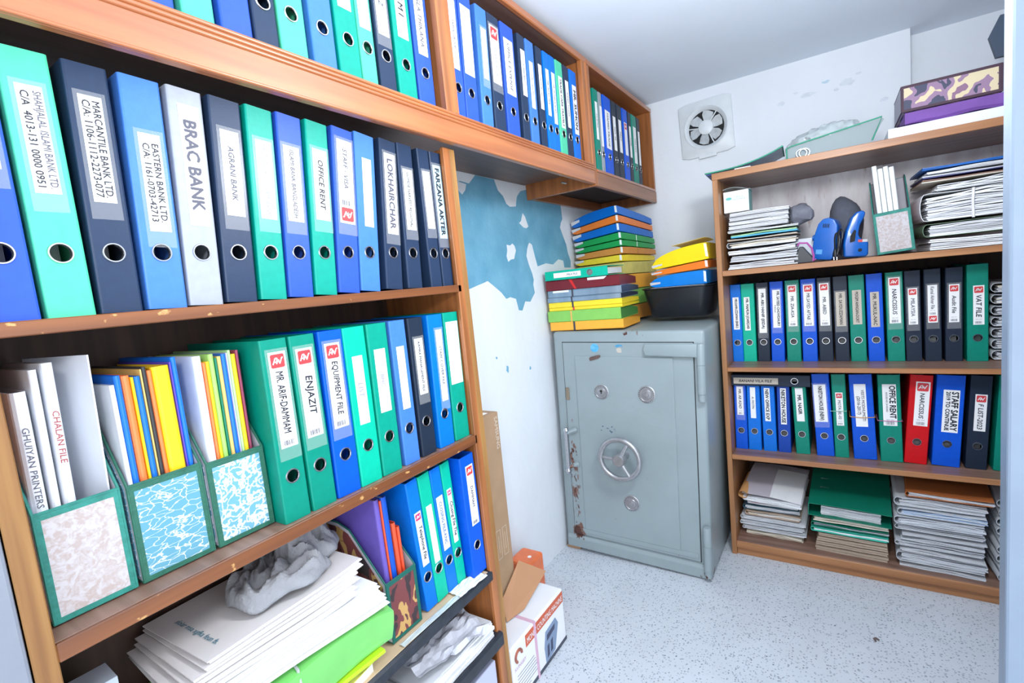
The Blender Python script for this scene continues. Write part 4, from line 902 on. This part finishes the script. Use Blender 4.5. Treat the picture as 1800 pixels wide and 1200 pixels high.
# ---------------------------------------------------------------- upper shelf of the right bookcase
zb = 1.275; x = -.256
lay = [('white bundle at the bottom of the tall upper left pile', .030, [PAPER, PAPER2], 5, None), ('frayed grey bundle, second up in the upper left pile', .030, [PAPER2, NEWS], 6, None), ('frayed white bundle, third up in the upper left pile', .026, [PAPER, PAPER2], 5, None),
       ('white curled bundle, fourth up in the upper left pile', .030, [PAPER, CREAM], 5, NEWS), ('tan edged folder, fifth up in the upper left pile', .012, [CREAM, BEIGE], 2, None), ('blue and green folder in the upper left pile', .020, [mat('cyan_board', (70, 170, 210), .5), mat('lime_board', (160, 206, 150), .5)], 2, None),
       ('blue edged folder below the white reams', .014, [mat('pale_blue_board', (140, 186, 210), .5), PAPER], 3, None)]
for i, (lb_, t, ms, n, wr) in enumerate(lay):
    bundle(lb_, .258 - .012 * (i % 2), .24, t - .002, (x + .004 * math.sin(i * 2.6), 2.325 + .004 * math.sin(i * 1.7), zb), R(2 - i % 3), n, 140 + i, ms, .0025, .006, wrap=wr); zb += t + (.003 if wr else .0005)
for i in range(4):
    bundle(f'neat white ream, {ORD[i]} from below in the upper left pile', .222, .23, .0165, (x - .014 + .002 * i, 2.325, zb), R(1), 5, 150 + i, [PAPER, PAPER2], .0012, .002, group='white reams in the upper left pile'); zb += .018
o = thing('face_mask_box', 'small white face mask box with teal print on the paper pile', 'box', (-.347, 2.325, zb + .001))
MB().box(-.049, .049, 0, .10, 0, .088).build('carton', [mat('mask_carton', (236, 240, 240), .5)], o, bevel=.002)
MB().box(.0488, .0496, .002, .098, .002, .086).build('side_print', mat('mask_side', (120, 178, 176), .5), o)
MB().lathe([(.0001, 0), (1, 0), (1, .0006), (.0001, .0006)], (0, 0, 0), (0, -1, 0), 20).build('emblem', mat('mask_teal', (100, 190, 184), .5), o, loc=(-.028, -.0002, .058)).scale = (.012, 1, .006)
lettering('SURGICAL', o, basis((1, 0, 0), (0, 0, 1), (.012, -.0008, .062)), .006, .05, mat('teal_print', (120, 170, 176), .6)); lettering('FACE MASK', o, basis((1, 0, 0), (0, 0, 1), (.012, -.0008, .052)), .007, .055, MATS['teal_print'])
MB().sheet(lambda u, v: (-.050 + .108 * u, -.004 + .10 * v, .098 + .006 * math.sin(u * 5) - .02 * max(0, u - .7)), 8, 5, .001).build('plastic_wrap', mat('wrap_clear', (190, 204, 206), .2), o, smooth=True)
DGR = mat('dark_grey_cloth', (88, 92, 104), .85, .1, 30, .3, 90)
def blob(name, label, cat, m, loc, rad, seed, amp=.25, fr=9., nu=20, nv=14, rot=(0, 0, 0), flat=None, parent=None, ridge=False):
    b = MB()
    def fn(u, v):
        th, ph = 2 * math.pi * u, math.pi * (v - .5)
        p = Vector((math.cos(ph) * math.cos(th), math.cos(ph) * math.sin(th), math.sin(ph)))
        q = Vector((p.x * rad[0], p.y * rad[1], p.z * rad[2])); k = noise.noise(q * fr + Vector((seed, 0, 0)))
        k2 = noise.noise(q * fr * 2.3 + Vector((0, seed, 0)))
        if ridge: k = .6 - 2 * abs(k); k2 = .5 - 2 * abs(k2)
        q = q * (1 + amp * k + amp * .5 * k2)
        if flat is not None and q.z < flat: q.z = flat + (q.z - flat) * .05
        return tuple(q)
    b.grid(fn, nu, nv, close_u=True); o = b.build(name, m, parent, smooth=True, loc=loc, rot=rot)
    if label: tag(o, label, cat)
    return o
b = blob('cloth_glove', 'crumpled dark grey cloth on the edge of the white reams', 'cloth', mat('grey_cloth', (120, 122, 134), .85, .1, 30, .3, 90), (-.116, 2.40, zb - .040), (.042, .05, .042), 3, .35, 22)
# blue hand tools
TB = mat('glossy_blue_plastic', (14, 96, 186), .18, .05, 20, coat=.6)
o = thing('handheld_tool', 'blue rounded plastic device standing upright with its cord, left of the pair', 'device', (-.046, 2.345, 1.2795), (0, R(8), R(-12)))
prof = [(-.036, .006), (-.030, 0), (.028, 0), (.034, .008), (.038, .05), (.040, .10), (.036, .135), (.024, .156), (.004, .164), (-.016, .158), (-.030, .14), (-.038, .10), (-.040, .05)]
MB().prism(prof, 1, 0, .075).build('body', TB, o, bevel=.014, seg=4, smooth=True)
MB().box(-.026, -.004, -.0012, .001, .022, .040).build('rating_label', mat('pale_blue_print', (90, 160, 220), .4), o)
for k in range(4): MB().box(-.012 + .006 * k, -.009 + .006 * k, -.001, .001, .125, .14).build('vent', DARK, o)
MB().lathe([(.012, 0), (.012, .012), (.008, .014)], (-.038, .035, .085), (-1, 0, 0), 12).build('knob', TB, o, smooth=True)
o = thing('handheld_tool', 'blue plastic device with a curved grip and red label, right of the pair', 'device', (.064, 2.345, 1.278), (0, R(4), R(6)))
MB().prism([(-.038, 0), (.034, 0), (.040, .01), (.038, .058), (.022, .066), (.012, .07), (.004, .085), (.008, .12), (.020, .15), (.024, .168), (.012, .176), (-.006, .170), (-.022, .15), (-.036, .10), (-.042, .05)], 1, 0, .07).build('body', TB, o, bevel=.009, seg=3, smooth=True)
MB().prism([(-.022, .055), (-.006, .06), (-.004, .10), (-.010, .104), (-.022, .08)], 1, -.0015, .001).build('trigger_slot', DARK, o)
MB().box(.004, .034, -.0015, .001, .056, .066).build('red_label', mat('label_red', (206, 70, 70), .5), o)
MB().box(.018, .034, -.002, .0005, .056, .066).build('pale_label', mat('label_grey', (190, 190, 196), .5), o)
MB().lathe([(.0065, 0), (.0065, .002)], (.012, 0, .026), (0, -1, 0), 12).build('screw_hole', DARK, o)
BLK = mat('black_rubber', (26, 28, 32), .45)
random.seed(5)
for k, lab in enumerate(('black power cord coiled between the two blue devices', 'second black power cord hanging by the right blue device')):
    pts = [(.005 + .010 * k + .008 * math.sin(q * 1.7 + k), 2.345 - .012 - .006 * math.cos(q * 2.1), 1.295 + .085 * abs(math.sin(q * .9 + k * .6)) + .01 * k) for q in [j * .28 for j in range(26)]]
    o = MB().tube(pts, .0027, 6).build('power_cord', BLK, smooth=True); tag(o, lab, 'cord')
    if k == 0:
        MB().lathe([(.008, 0), (.009, .012), (.005, .028)], (-.002, 2.33, 1.286), (0, 0, 1), 10).build('plug', BLK, o, smooth=True)
        for s in (-1, 1): MB().tube([(-.002 + s * .005, 2.33, 1.286), (-.002 + s * .005, 2.329, 1.2742)], .0016, 6).build('plug_pin', STEEL, o)
b = MB().prism([(-.03, 0), (.034, 0), (.040, .012), (.002, .066), (-.010, .066), (-.03, .02)], 1, 0, .06).build('adapter', mat('black_plastic', (44, 47, 54), .4), bevel=.003, loc=(-.112, 2.33, 1.274)); tag(b, 'black wedge shaped plastic gadget beside the paper pile', 'gadget')
o = MB().tube([(-.128, 2.327, 1.345), (-.122, 2.325, 1.355), (-.095, 2.325, 1.352), (-.080, 2.326, 1.33), (-.074, 2.327, 1.30), (-.076, 2.328, 1.278), (-.066, 2.329, 1.285)], .0042, 6).build('strap', mat('magenta_strap', (176, 84, 160), .6), smooth=True); tag(o, 'magenta strap draped over the black gadget', 'strap')
b = MB().box(-.05, .05, 0, .03, 0, .10).build('small_carton', mat('white_carton', (224, 230, 238), .6), loc=(-.09, 2.42, 1.274), bevel=.002); tag(b, 'small white carton standing behind the blue devices', 'box')
o = blob('cloth_bag', 'tall dark grey cloth bag standing behind the blue devices', 'bag', DGR, (.035, 2.49, 1.274 + .130), (.062, .045, .125), 9, .12, 14, 18, 14)
# magazine file with white folders
magfile('magazine file in pale paper with white folders on the right bookcase top shelf', (.186, 2.325, 1.282), R(-4), .11, .235, .150, .285, P_BEIGE, TAPE, P_RED, lean=R(-5))
for i in range(4):
    slim('paper_folder', f'white folder, {ORD[i]} from left in the red sided magazine file', 'folder', mat('white_folder', (232, 236, 236), .45, .03, 30, .2, 60), .0155, (.318, .305, .31, .305)[i], .21, (.1525 + .0165 * i, 2.337 - .001 * i, 1.2885), R(-4), R(-5), r=.005, group='white folders in the red sided file')
# right hand pile
zb = 1.275; x = .407
for lab, w, t, ms, n, wr, dx in (('flat white bundle at the bottom of the upper right pile', .25, .040, [PAPER, PAPER2], 6, None, .0), ('papers in a curled green folder in the upper right pile', .25, .050, [PAPER, PAPER2], 8, mat('olive_board', (108, 138, 110), .6), .0)):
    bundle(lab, w, .28, t, (x + dx, 2.335, zb), R(1), n, 160 + n, ms, .002, .004, wrap=wr); zb += t + .006
bundle('large bundle tied with white tape in the upper right pile', .25, .28, .10, (x - .008, 2.33, zb), R(1), 14, 170, [PAPER, PAPER2], .004, .005, .006, wrap=PAPER); 
o = MB().tube([(x - .01, 2.322, zb - .002), (x - .012, 2.320, zb + .05), (x - .01, 2.322, zb + .098)], .004, 6).build('white_tape', PAPER); tag(o, 'white tape tying the large bundle in the upper right pile', 'tape'); zb += .104
bundle('loose white papers on top of the tied bundle', .235, .26, .030, (x + .012, 2.345, zb), R(1), 6, 171, [PAPER, PAPER2], .004, .006); zb += .034
bundle('brown envelope near the top of the upper right pile', .26, .26, .014, (x - .012, 2.345, zb), R(2), 2, 172, [mat('brown_sheet', (140, 104, 92), .6), CREAM], .003, .004); zb += .015
bundle('grey and violet folder below the blue one, upper right pile', .265, .26, .012, (x - .01, 2.345, zb), R(2), 3, 173, [PAPER2, mat('violet_board', (92, 96, 160), .5)], .002, .003); zb += .013
bundle('white papers with dark clips just under the blue folder', .255, .26, .014, (x, 2.345, zb), R(2), 3, 174, [PAPER2, PAPER], .002, .003); zb += .016
bundle('bright blue folder on top of the upper right pile', .275, .26, .012, (x - .005, 2.343, zb), R(2), 2, 175, [mat('blue_board', (20, 104, 190), .4)], .002, .002, cat='folder')

# ---------------------------------------------------------------- on top of the right bookcase
zt = 1.6785
CLR = mat('cloudy_plastic', (206, 218, 220), .18, .1, 20); glassy(CLR, .8)
BAGM = mat('bag_plastic', (196, 206, 208), .12, .12, 30); glassy(BAGM, .9)
GEDGE = mat('green_edge', (40, 150, 120), .5)
o = thing('plastic_folder', 'flat clear folder with green edge at the left end of the bookcase top', 'folder', (-.31, 2.28, zt), (0, 0, R(3)))
MB().box(-.14, .15, 0, .22, 0, .003).build('lower_cover', mat('navy_board', (24, 70, 150), .4), o)
MB().box(-.03, .03, -.001, .004, .0035, .008).build('paper_tab', PAPER, o)
MB().sheet(lambda u, v: (-.145 + .29 * u, -.002 + .22 * v, .008 + .050 * u * u * (.3 + .7 * u)), 9, 4, .002).build('upper_cover', CLR, o, smooth=True)
MB().tube([(-.145 + .29 * u, -.003, .008 + .05 * u * u * (.3 + .7 * u)) for u in [k / 10 for k in range(11)]] + [(.146, .21, .056)], .003, 6).build('edge', GEDGE, o, smooth=True)
o = thing('open_ring_file', 'open ring file with green edges lying on the bookcase top', 'file', (.003, 2.29, zt), (0, 0, R(2)))
MB().box(-.155, .155, 0, .26, 0, .003).build('lower_cover', mat('file_grey_board', (186, 194, 198), .5), o)
MB().prism([(-.155, .004), (-.155, .05), (.150, .092), (.156, .088), (.120, .02), (.118, .004)], 1, .04, .043).build('side_board', mat('file_grey_board2', (138, 152, 156), .5), o)
MB().tube([(-.155, .036, .004), (-.156, .036, .05), (-.140, .036, .056), (.150, .036, .096), (.120, .036, .02)], .003, 6).build('edge', GEDGE, o)
for s in (0, .01): MB().tube([(-.105 + s + .018 * math.cos(2 * math.pi * k / 16), .02, .020 + .016 * math.sin(2 * math.pi * k / 16)) for k in range(16)], .0016, 6, closed=True).build('ring', STEEL, o, smooth=True)
bundle_mesh(MB(), .28, .2, .014, 4, 180, .001, .003, (0,)).build('sheets', [PAPER], o, loc=(.03, .05, .004))
o = blob('plastic_bag', 'crinkled clear plastic bag lying on the open ring file', 'bag', BAGM, (-.03, 2.455, zt + .082), (.13, .08, .052), 21, .13, 26, 60, 36, rot=(0, R(-7), 0), ridge=True)
b = MB().box(-.18, .30, 0, .26, 0, .038).build('flat_carton', mat('flat_white_carton', (230, 234, 240), .5), loc=(.345, 2.29, zt + .0003), bevel=.002); tag(b, 'flat white carton under the purple bag on the bookcase top', 'box')
o = thing('fabric_bag', 'folded purple fabric bag under the camouflage file', 'bag', (.375, 2.295, zt + .0385))
MB().grid(lambda u, v: (-.185 + .03 * v + u * (.45 - .03 * v), .0 + .25 * v, .002 + .046 * (v ** .4) * min(1, u * 5) + .003 * math.sin(u * 17 + v * 3)), 26, 10).build('front', mat('purple_fabric', (122, 80, 160), .7, .12, 10, .2, 40), o, smooth=True)
MB().box(-.16, .26, .02, .25, 0, .047).build('bulk', MATS['purple_fabric'], o)
magfile('camouflage patterned magazine file lying on its side on the bookcase top', (.205, 2.315, zt + .1335), 0, .088, .24, .26, .27, P_CAMO2, mat('dark_maroon_tape', (70, 44, 60), .6), rot=(0, PI2, 0))
b = MB().prism([(0, 0), (.03, .066), (.16, .066), (.16, -.076), (.02, -.076)], 1, 0, .02).build('dark_panel', mat('slate_panel', (70, 84, 104), .5), loc=(.447, 2.58, 1.985)); tag(b, 'dark slate angular panel standing behind the camouflage file', 'panel')
b.location = (.482, 2.585, 2.02)

# ---------------------------------------------------------------- exhaust fan
FANW = mat('fan_white_plastic', (222, 228, 232), .4, .04, 20)
o = thing('exhaust_fan', 'square white exhaust fan mounted on the back wall', 'fan', (-.54, 2.80, 2.005), (0, R(-2), 0))
b = MB(); hw = .128; n = 32; r0 = .098
ang = sorted(set([round(2 * math.pi * k / n, 5) for k in range(n)] + [round(math.atan2(sz, sx) % (2 * math.pi), 5) for sx in (-1, 1) for sz in (-1, 1)])); na = len(ang)
def sq(a, h, v): c, s = math.cos(a), math.sin(a); t = min(h / abs(c) if abs(c) > 1e-6 else 9, v / abs(s) if abs(s) > 1e-6 else 9); return c * t, s * t
lv = [(lambda a: sq(a, hw, .138), -.000), (lambda a: sq(a, hw, .138), -.014), (lambda a: sq(a, hw - .006, .132), -.018), (lambda a: (.112 * math.cos(a), .112 * math.sin(a)), -.018), (lambda a: (.104 * math.cos(a), .104 * math.sin(a)), -.024), (lambda a: (r0 * math.cos(a), r0 * math.sin(a)), -.020), (lambda a: (.086 * math.cos(a), .086 * math.sin(a)), -.004)]
for fn, y in lv: b.v += [(fn(a)[0], y, fn(a)[1]) for a in ang]
for i in range(len(lv) - 1):
    for k in range(na): b.f.append((i * na + k, i * na + (k + 1) % na, (i + 1) * na + (k + 1) % na, (i + 1) * na + k)); b.m.append(0)
b.build('frame', FANW, o, smooth=True)
MB().lathe([(.090, 0), (.090, .002)], (0, -.001, 0), (0, -1, 0), 28).build('opening', DARK, o)
MB().lathe([(.036, 0), (.036, .012), (.030, .016), (.0001, .017)], (0, -.006, 0), (0, -1, 0), 24).build('hub', FANW, o, smooth=True)
for k in range(6):
    a = 2 * math.pi * k / 6 + .3; m3 = Matrix.Rotation(-a, 3, 'Y')
    pr = [(.030, -.016), (.030, .014), (.060, .026), (.080, .024), (.083, .0), (.074, -.024), (.05, -.022)]
    bb = MB(); vs = []
    for y0 in (0, -.0018):
        for x_, z_ in pr: p = m3 @ Vector((x_, -.008 + y0 - z_ * .25, z_)); vs.append(tuple(p))
    q = len(pr); bb.add(vs, [tuple(range(q)), tuple(range(q, 2 * q))[::-1]] + [(i, (i + 1) % q, q + (i + 1) % q, q + i) for i in range(q)])
    bb.build('blade', mat('dusty_blade', (186, 192, 196), .5, .15, 40), o)
for k in range(3):
    a = 2 * math.pi * k / 3 + .9; MB().tube([(.034 * math.cos(a), -.004, .034 * math.sin(a)), (.094 * math.cos(a), -.006, .094 * math.sin(a))], .003, 5).build('strut', FANW, o)
MB().box(-.045, .04, -.022, -.012, -.150, -.135).build('pull_tab', FANW, o, bevel=.002)

# ---------------------------------------------------------------- third shelf of the left bookcase
LIN = MB().sheet(lambda u, v: (-1.12 + .268 * u, .47 + .56 * v, .4985 + .001 * math.sin(v * 9 + u * 3)), 6, 14, .0016).build('shelf_liner', mat('tan_liner_paper', (206, 180, 148), .7, .05, 12)); tag(LIN, 'tan paper liner on the black shelf under the binders', 'paper')
magfile('camouflage patterned magazine file beside the green plastic folder', (-.880, .742, .5035), PI2, .096, .235, .145, .27, P_CAMO, mat('forest_binding', (16, 96, 86), .6), lean=0)
cam_c = [('violet', .014, .718, .335), ('orange', .005, .7285, .328), ('blue', .016, .740, .333), ('orange', .012, .758, .26), ('orange', .008, .770, .245)]
for i, (c, w, y, h) in enumerate(cam_c):
    slim('paper_folder', f'{FN[c]} folder, {ORD[i]} from left in the camouflage file on the left', 'folder', mat('camo_fold_' + c, dict(violet=(104, 86, 176), orange=(226, 84, 50), blue=(18, 84, 200))[c], .35, .04, 40), w, h, .215, (-.893, y, .5095), PI2, R(-1), pages=(w > .013), group='folders in the left camouflage file')
# paper stack: books and folders below, envelopes on top
o = thing('book', 'yellow covered book at the front of the black shelf', 'book', (-.853, .545, .4965), (0, 0, PI2 + R(8)))
MB().box(-.075, .075, 0, .19, 0, .022).build('pages', PAPER, o); MB().box(-.078, .078, -.003, .193, .022, .024).build('cover', mat('yellow_book', (232, 224, 110), .5), o)
o = thing('book', 'small blue covered book beside the yellow one', 'book', (-.857, .535, .521), (0, 0, PI2 + R(3)))
MB().box(-.045, .045, 0.004, .12, .001, .014).build('pages', PAPER, o); MB().box(-.05, .05, 0, .124, .014, .0155).box(-.05, -.0485, 0, .124, 0, .0155).build('cover', mat('blue_book', (36, 92, 168), .5), o)
wallet('thin lime green plastic folder under the green bag folder', mat('lime_plastic', (176, 216, 40), .3), .36, .25, .010, (-.846, .455, .539), PI2 - R(4), bulge=.1, back=.9)
bundle('papers at the bottom of the left stack on the black shelf', .19, .22, .038, (-.876, .36, .4965), PI2, 6, 200, [PAPER, PAPER2], .001, .004)
GP = mat('green_plastic_sleeve', (118, 200, 104), .28, .08, 9, coat=.3)
o = thing('plastic_sleeve_folder', 'bulky light green plastic folder under the envelope stack', 'folder', (-.842, .466, .551), (0, 0, PI2 - R(3)))
def gfn(u, v):
    x = -.20 + .40 * u; a = v
    if a < .5: y, z_ = .012 - .012 * math.sin(math.pi * a), .088 * (a / .5)
    else: y, z_ = .012 + (a - .5) * .44, .088 + .004 * math.sin(a * 9 + u * 3)
    y += .004 * math.sin(u * 9 + v * 4); z_ *= (1 - .12 * max(0, (u - .85) / .15) ** 2)
    return (x, y, z_ - .002 * math.sin(u * 7))
MB().grid(gfn, 24, 14).build('front', GP, o, smooth=True)
MB().box(-.195, .192, .012, .22, 0, .084).build('contents', GP, o, bevel=.008, seg=2)
MB().tube([(-.02, -.004, .0), (-.02, -.004, .045), (-.018, .004, .086), (-.016, .03, .092)], .003, 6).build('tape', mat('grey_tape', (176, 180, 180), .5), o)
zb = .648
def env(label, w, d, t, z_, ox, oy, yaw, seed, m=None, text=True, up=0.):
    o = thing('envelope_stack_item', label, 'envelope', (-.86 + ox, .455 + oy, z_), (R(.4), 0, PI2 + R(yaw)))
    bb = MB(); rnd = random.Random(seed)
    for i in range(2):
        zz = t * i / 2; jx, jy = rnd.uniform(-.004, .004), rnd.uniform(-.003, .003)
        bb.sheet(lambda u, v: (-w / 2 + w * u + jx, jy + d * v, zz + t * .45 + .010 * (u - .45) ** 2 * 4 * up + .003 * math.sin(u * 5)), 10, 4, t * .40)
    e = bb.build('paper', m or mat('cream_envelope', (226, 222, 222), .65, .03, 10), o)
    if text:
        x0 = -w / 2 + .03
        zz = t / 2 + t * .45 + .010 * (.1 - .45) ** 2 * 4 * up + .003 * math.sin(.5) + .0016
        lettering('sloiar msa xgfka feun fs.', e, basis((0, -1, 0), (1, 0, 0), (x0, d * .45, zz)), .011, d * .62, TEALINK, .01, .1, 1.)
    return o
for i in range(6):
    env(f'white document sheet, {ORD[i]} from below under the envelopes', .345, .235, .005, zb, .018 - .004 * i, .03, -5 + i, 300 + i, PAPER, False); zb += .0062
for i in range(6):
    env(f'long cream envelope with teal print, {ORD[i]} from below in the stack', .335, .225, .0056, zb, -.008 - .006 * i, (-.018, -.012, .006, .012, .034, .040)[i], -3 + i * 1.2, 310 + i, None, i in (1, 3, 5), .6); zb += .0069
# grey cloth heap
CL = mat('light_grey_cloth', (150, 152, 158), .9, .08, 40, .35, 120)
def cloth(name, label, loc, rot, sx, sy, seed, hh, fold, fr=10., parent=None):
    def fn(u, v):
        a = 2 * math.pi * u; rr = v * (1 + .18 * math.sin(2 * a + seed) + .12 * math.sin(3 * a + seed * 2) + .05 * math.sin(7 * a + seed))
        x, y = rr * sx / 2 * math.cos(a), rr * sy / 2 * math.sin(a)
        p = Vector((x * fr + seed, y * fr, seed * .3)); q = Vector((noise.noise(p * .55), noise.noise(p * .55 + Vector((9, 0, 0))), noise.noise(p * .55 + Vector((0, 9, 0)))))
        f1 = math.sin(3.4 * p.x + 4.2 * q.x + 1.5 * p.y); f2 = math.sin(2.6 * p.y - 4.6 * q.y + seed); f3 = math.sin(5.1 * (p.x - p.y) + 5 * q.z); f4 = 1 - abs(math.sin(4.3 * p.x - 3.1 * p.y + 6 * q.y + 2 * f1)); f5 = 1 - abs(math.sin(7.5 * p.y + 2.2 * p.x + 7 * q.z))
        edge = max(0., 1 - v ** 4)
        z_ = hh * (edge ** .5) * (.62 + fold * (.26 * (1 - abs(f1)) + .16 * f2 + .07 * f3 + .26 * f4 ** 2 + .14 * f5 ** 3 - .1)) + .003 + .006 * (1 - edge) * (1 + f1)
        return (x + .030 * q.x * edge + .010 * f2 * edge, y + .030 * q.y * edge + .008 * f1 * edge, max(.002, z_))
    o = MB().grid(fn, 130, 60, close_u=True).build(name, CL, smooth=True, loc=loc, rot=rot)
    if label: tag(o, label, 'cloth')
    if parent: o.parent = parent
    sm = o.modifiers.new('soften', 'SMOOTH'); sm.factor = .6; sm.iterations = 5
    so = o.modifiers.new('thickness', 'SOLIDIFY'); so.thickness = .002; so.offset = 1
    return o
c0 = cloth('cloth', 'crumpled light grey cloth heaped on the envelope stack', (-1.005, .53, zb + .003), (0, 0, R(15)), .20, .22, 3.3, .058, 1., 12)
cloth('twisted_end', None, (-.006, .086, .008), (0, R(4), R(-45)), .16, .15, 8.1, .108, 1.1, 14, c0)
# little boxes low on the left
o = thing('medicine_box', 'small white and blue carton at the left end of the black shelf', 'box', (-.985, .190, .4955), (0, 0, R(88)))
MB().box(-.042, .042, 0, .06, 0, .245).build('carton', mat('carton_white_blue', (206, 220, 236), .5), o, bevel=.001); MB().box(-.0425, .0425, -.0006, .002, .19, .222).build('blue_stripe', mat('stripe_blue', (30, 120, 200), .5), o)
# scraps by the shelf edge
def crumple(label, loc, rot, sx, sy, seed, amp, m=PAPER, name='crumpled_paper'):
    o = MB().sheet(lambda u, v: ((u - .5) * sx, (v - .5) * sy, amp + amp * noise.noise(Vector((u * 5 + seed, v * 5, 0))) + amp * .5 * noise.noise(Vector((u * 11, v * 11 + seed, 0)))), 16, 12, .0008).build(name, m, loc=loc, rot=rot); tag(o, label, 'paper'); return o
crumple('creased white note at the right front of the black shelf', (-.862, .955, .5005), (R(0), 0, R(86)), .11, .045, 2, .004)
crumple('strip of clear plastic along the front edge of the black shelf', (-.856, .80, .5005), (0, 0, R(89)), .2, .016, 5, .002, CLR, 'plastic_strip')
# lower black shelf
bundle('flat white magazines stacked on the lowest black shelf', .28, .22, .05, (-.848, .885, .3060), PI2, 7, 220, [PAPER, PAPER2], .002, .006)
bundle('loose white sheets at the left of the lowest black shelf', .28, .25, .07, (-.85, .57, .3060), PI2, 6, 221, [PAPER, mat('pale_blue_paper', (206, 216, 234), .7)], .004, .01)
crumple('crumpled grey receipt paper lying on the lowest shelf papers', (-.905, .87, .366), (R(4), R(4), R(80)), .24, .13, 8, .018, mat('newsprint_grey', (196, 198, 208), .75, .1, 30))
b = MB().box(-.10, .10, 0, .2, 0, .22).build('pale_box', mat('pale_lilac_carton', (190, 196, 222), .6), loc=(-.86, .93, 0.001), rot=(0, 0, PI2), bevel=.003); tag(b, 'pale lilac carton on the floor under the lowest black shelf', 'box')

# ---------------------------------------------------------------- cartons on the floor
o = thing('tall_carton', 'tall brown cardboard carton standing beside the left bookcase', 'carton', (-.982, 1.245, 0))
MB().box(-.165, 0, -.092, .092, 0, .88).build('board', KRAFT2, o, bevel=.003)
MB().box(-.14, -.02, -.08, .06, .8802, .881).build('top_label', LABEL, o)
lettering('SAMSUNG', o, basis((0, 0, -1), (0, 1, 0), (.0012, .074, .81)), .018, .12, mat('print_brown', (206, 190, 170), .6), .02)
for k in range(2):
    pq = MB(); cx_, cz_ = .02 + .038 * k, .43
    for (a0, b0, a1, b1) in ((-.012, -.05, .012, -.05), (-.012, .05, .012, .05), (-.012, -.05, -.012, .05), (.012, -.05, .012, .05), (0, -.03, 0, .03)):
        pq.tube([(.0006, cx_ + a0, cz_ + b0), (.0006, cx_ + a1, cz_ + b1)], .0009, 4)
    pq.build('handling_mark', MATS['print_brown'], o)
o = thing('product_carton', 'white printed carton with an orange band on the floor by the bookcase', 'carton', (-.857, 1.265, 0))
MB().box(-.118, 0, -.165, .18, 0, .198).build('board', mat('white_print_carton', (236, 238, 244), .5, .03, 6), o, bevel=.006, seg=2)
MB().box(-.0002, .0008, -.08, .175, .150, .19).build('orange_band', mat('band_orange', (206, 96, 62), .5), o)
lettering('MONEY COUNTING MACHINE', o, basis((0, 1, 0), (0, 0, 1), (.0015, .048, .168)), .020, .24, LABEL, .006)
pr = MB(); pr.prism([(.03, .012), (.095, .02), (.128, .10), (.112, .128), (.04, .120), (.026, .07)], 0, 0, .0008); pr.build('machine_picture', mat('print_greyblue', (130, 150, 180), .5), o)
pr = MB(); pr.prism([(.045, .085), (.10, .095), (.104, .112), (.048, .105)], 0, .0008, .0012); pr.prism([(.04, .025), (.055, .03), (.058, .07), (.045, .066)], 0, .0008, .0012); pr.prism([(.065, .03), (.08, .034), (.083, .075), (.069, .07)], 0, .0008, .0012); pr.build('machine_picture_detail', mat('print_navy', (56, 64, 92), .5), o)
MB().tube([(.001, -.125 + .018 * math.cos(2 * math.pi * k / 20), .155 + .018 * math.sin(2 * math.pi * k / 20)) for k in range(14)], .005, 6).build('ring_emblem', mat('print_ring', (200, 110, 70), .5, scale=20, rgb2=(60, 60, 80)), o)
lettering('KUNGEY', o, basis((0, 1, 0), (0, 0, 1), (.0012, -.118, .122)), .012, .07, mat('print_pink', (206, 170, 190), .6), .01)
for k in range(7): MB().box(0, .0007, -.14, -.14 + random.uniform(.07, .12), .092 - .011 * k, .0945 - .011 * k).build('print_line', INKF, o)
MB().box(0, .0012, -.165, .18, 0.001, .014).build('base_stripe', mat('print_dark', (70, 76, 90), .6), o)
tp = MB(); tp.box(.0006, .002, -.028, -.016, .0, .199); tp.box(-.116, .002, -.028, -.016, .1985, .2); tp.build('pink_tape', mat('pink_tape', (216, 176, 200), .4), o)
b = MB(); q_ = [(-.935, 1.2, .2025), (-.917, 1.281, .2025), (-.93, 1.462, .236), (-.974, 1.357, .325), (-.974, 1.232, .245)]; q_ = [Vector(p_) for p_ in q_]
off = Vector((.0009, 0, .0009)); b.add([tuple(p_) for p_ in q_] + [tuple(p_ + off) for p_ in q_], [(0, 1, 2, 3, 4), (9, 8, 7, 6, 5)] + [(k, (k + 1) % 5, 5 + (k + 1) % 5, 5 + k) for k in range(5)])
b = b.build('kraft_envelope', mat('kraft_envelope_paper', (186, 140, 104), .7, .04, 10)); tag(b, 'brown kraft envelope leaning on the tall carton above the white carton', 'envelope')
o = thing('orange_packet', 'orange plastic packet tucked behind the white carton', 'packet', (-1.07, 1.54, 0))
MB().box(-.05, .05, -.05, .06, 0, .222).build('packet', mat('orange_plastic', (232, 120, 72), .35, .1, 20), o, bevel=.012, seg=2)
MB().lathe([(.008, 0), (.008, .001)], (.02, -.0, .2225), (0, 0, 1), 12).build('white_dot', LABEL, o)
# litter on the terrazzo
b = MB(); b.tube([(0, 0, .004), (.008, .004, .007), (.016, .002, .003)], .0028, 5); b.tube([(.004, .002, .005), (.006, -.010, .003)], .003, 5); o = b.build('litter', mat('dry_litter', (104, 88, 84), .8), loc=(.075, 1.885, 0)); tag(o, 'small dry scrap lying on the terrazzo floor', 'litter')
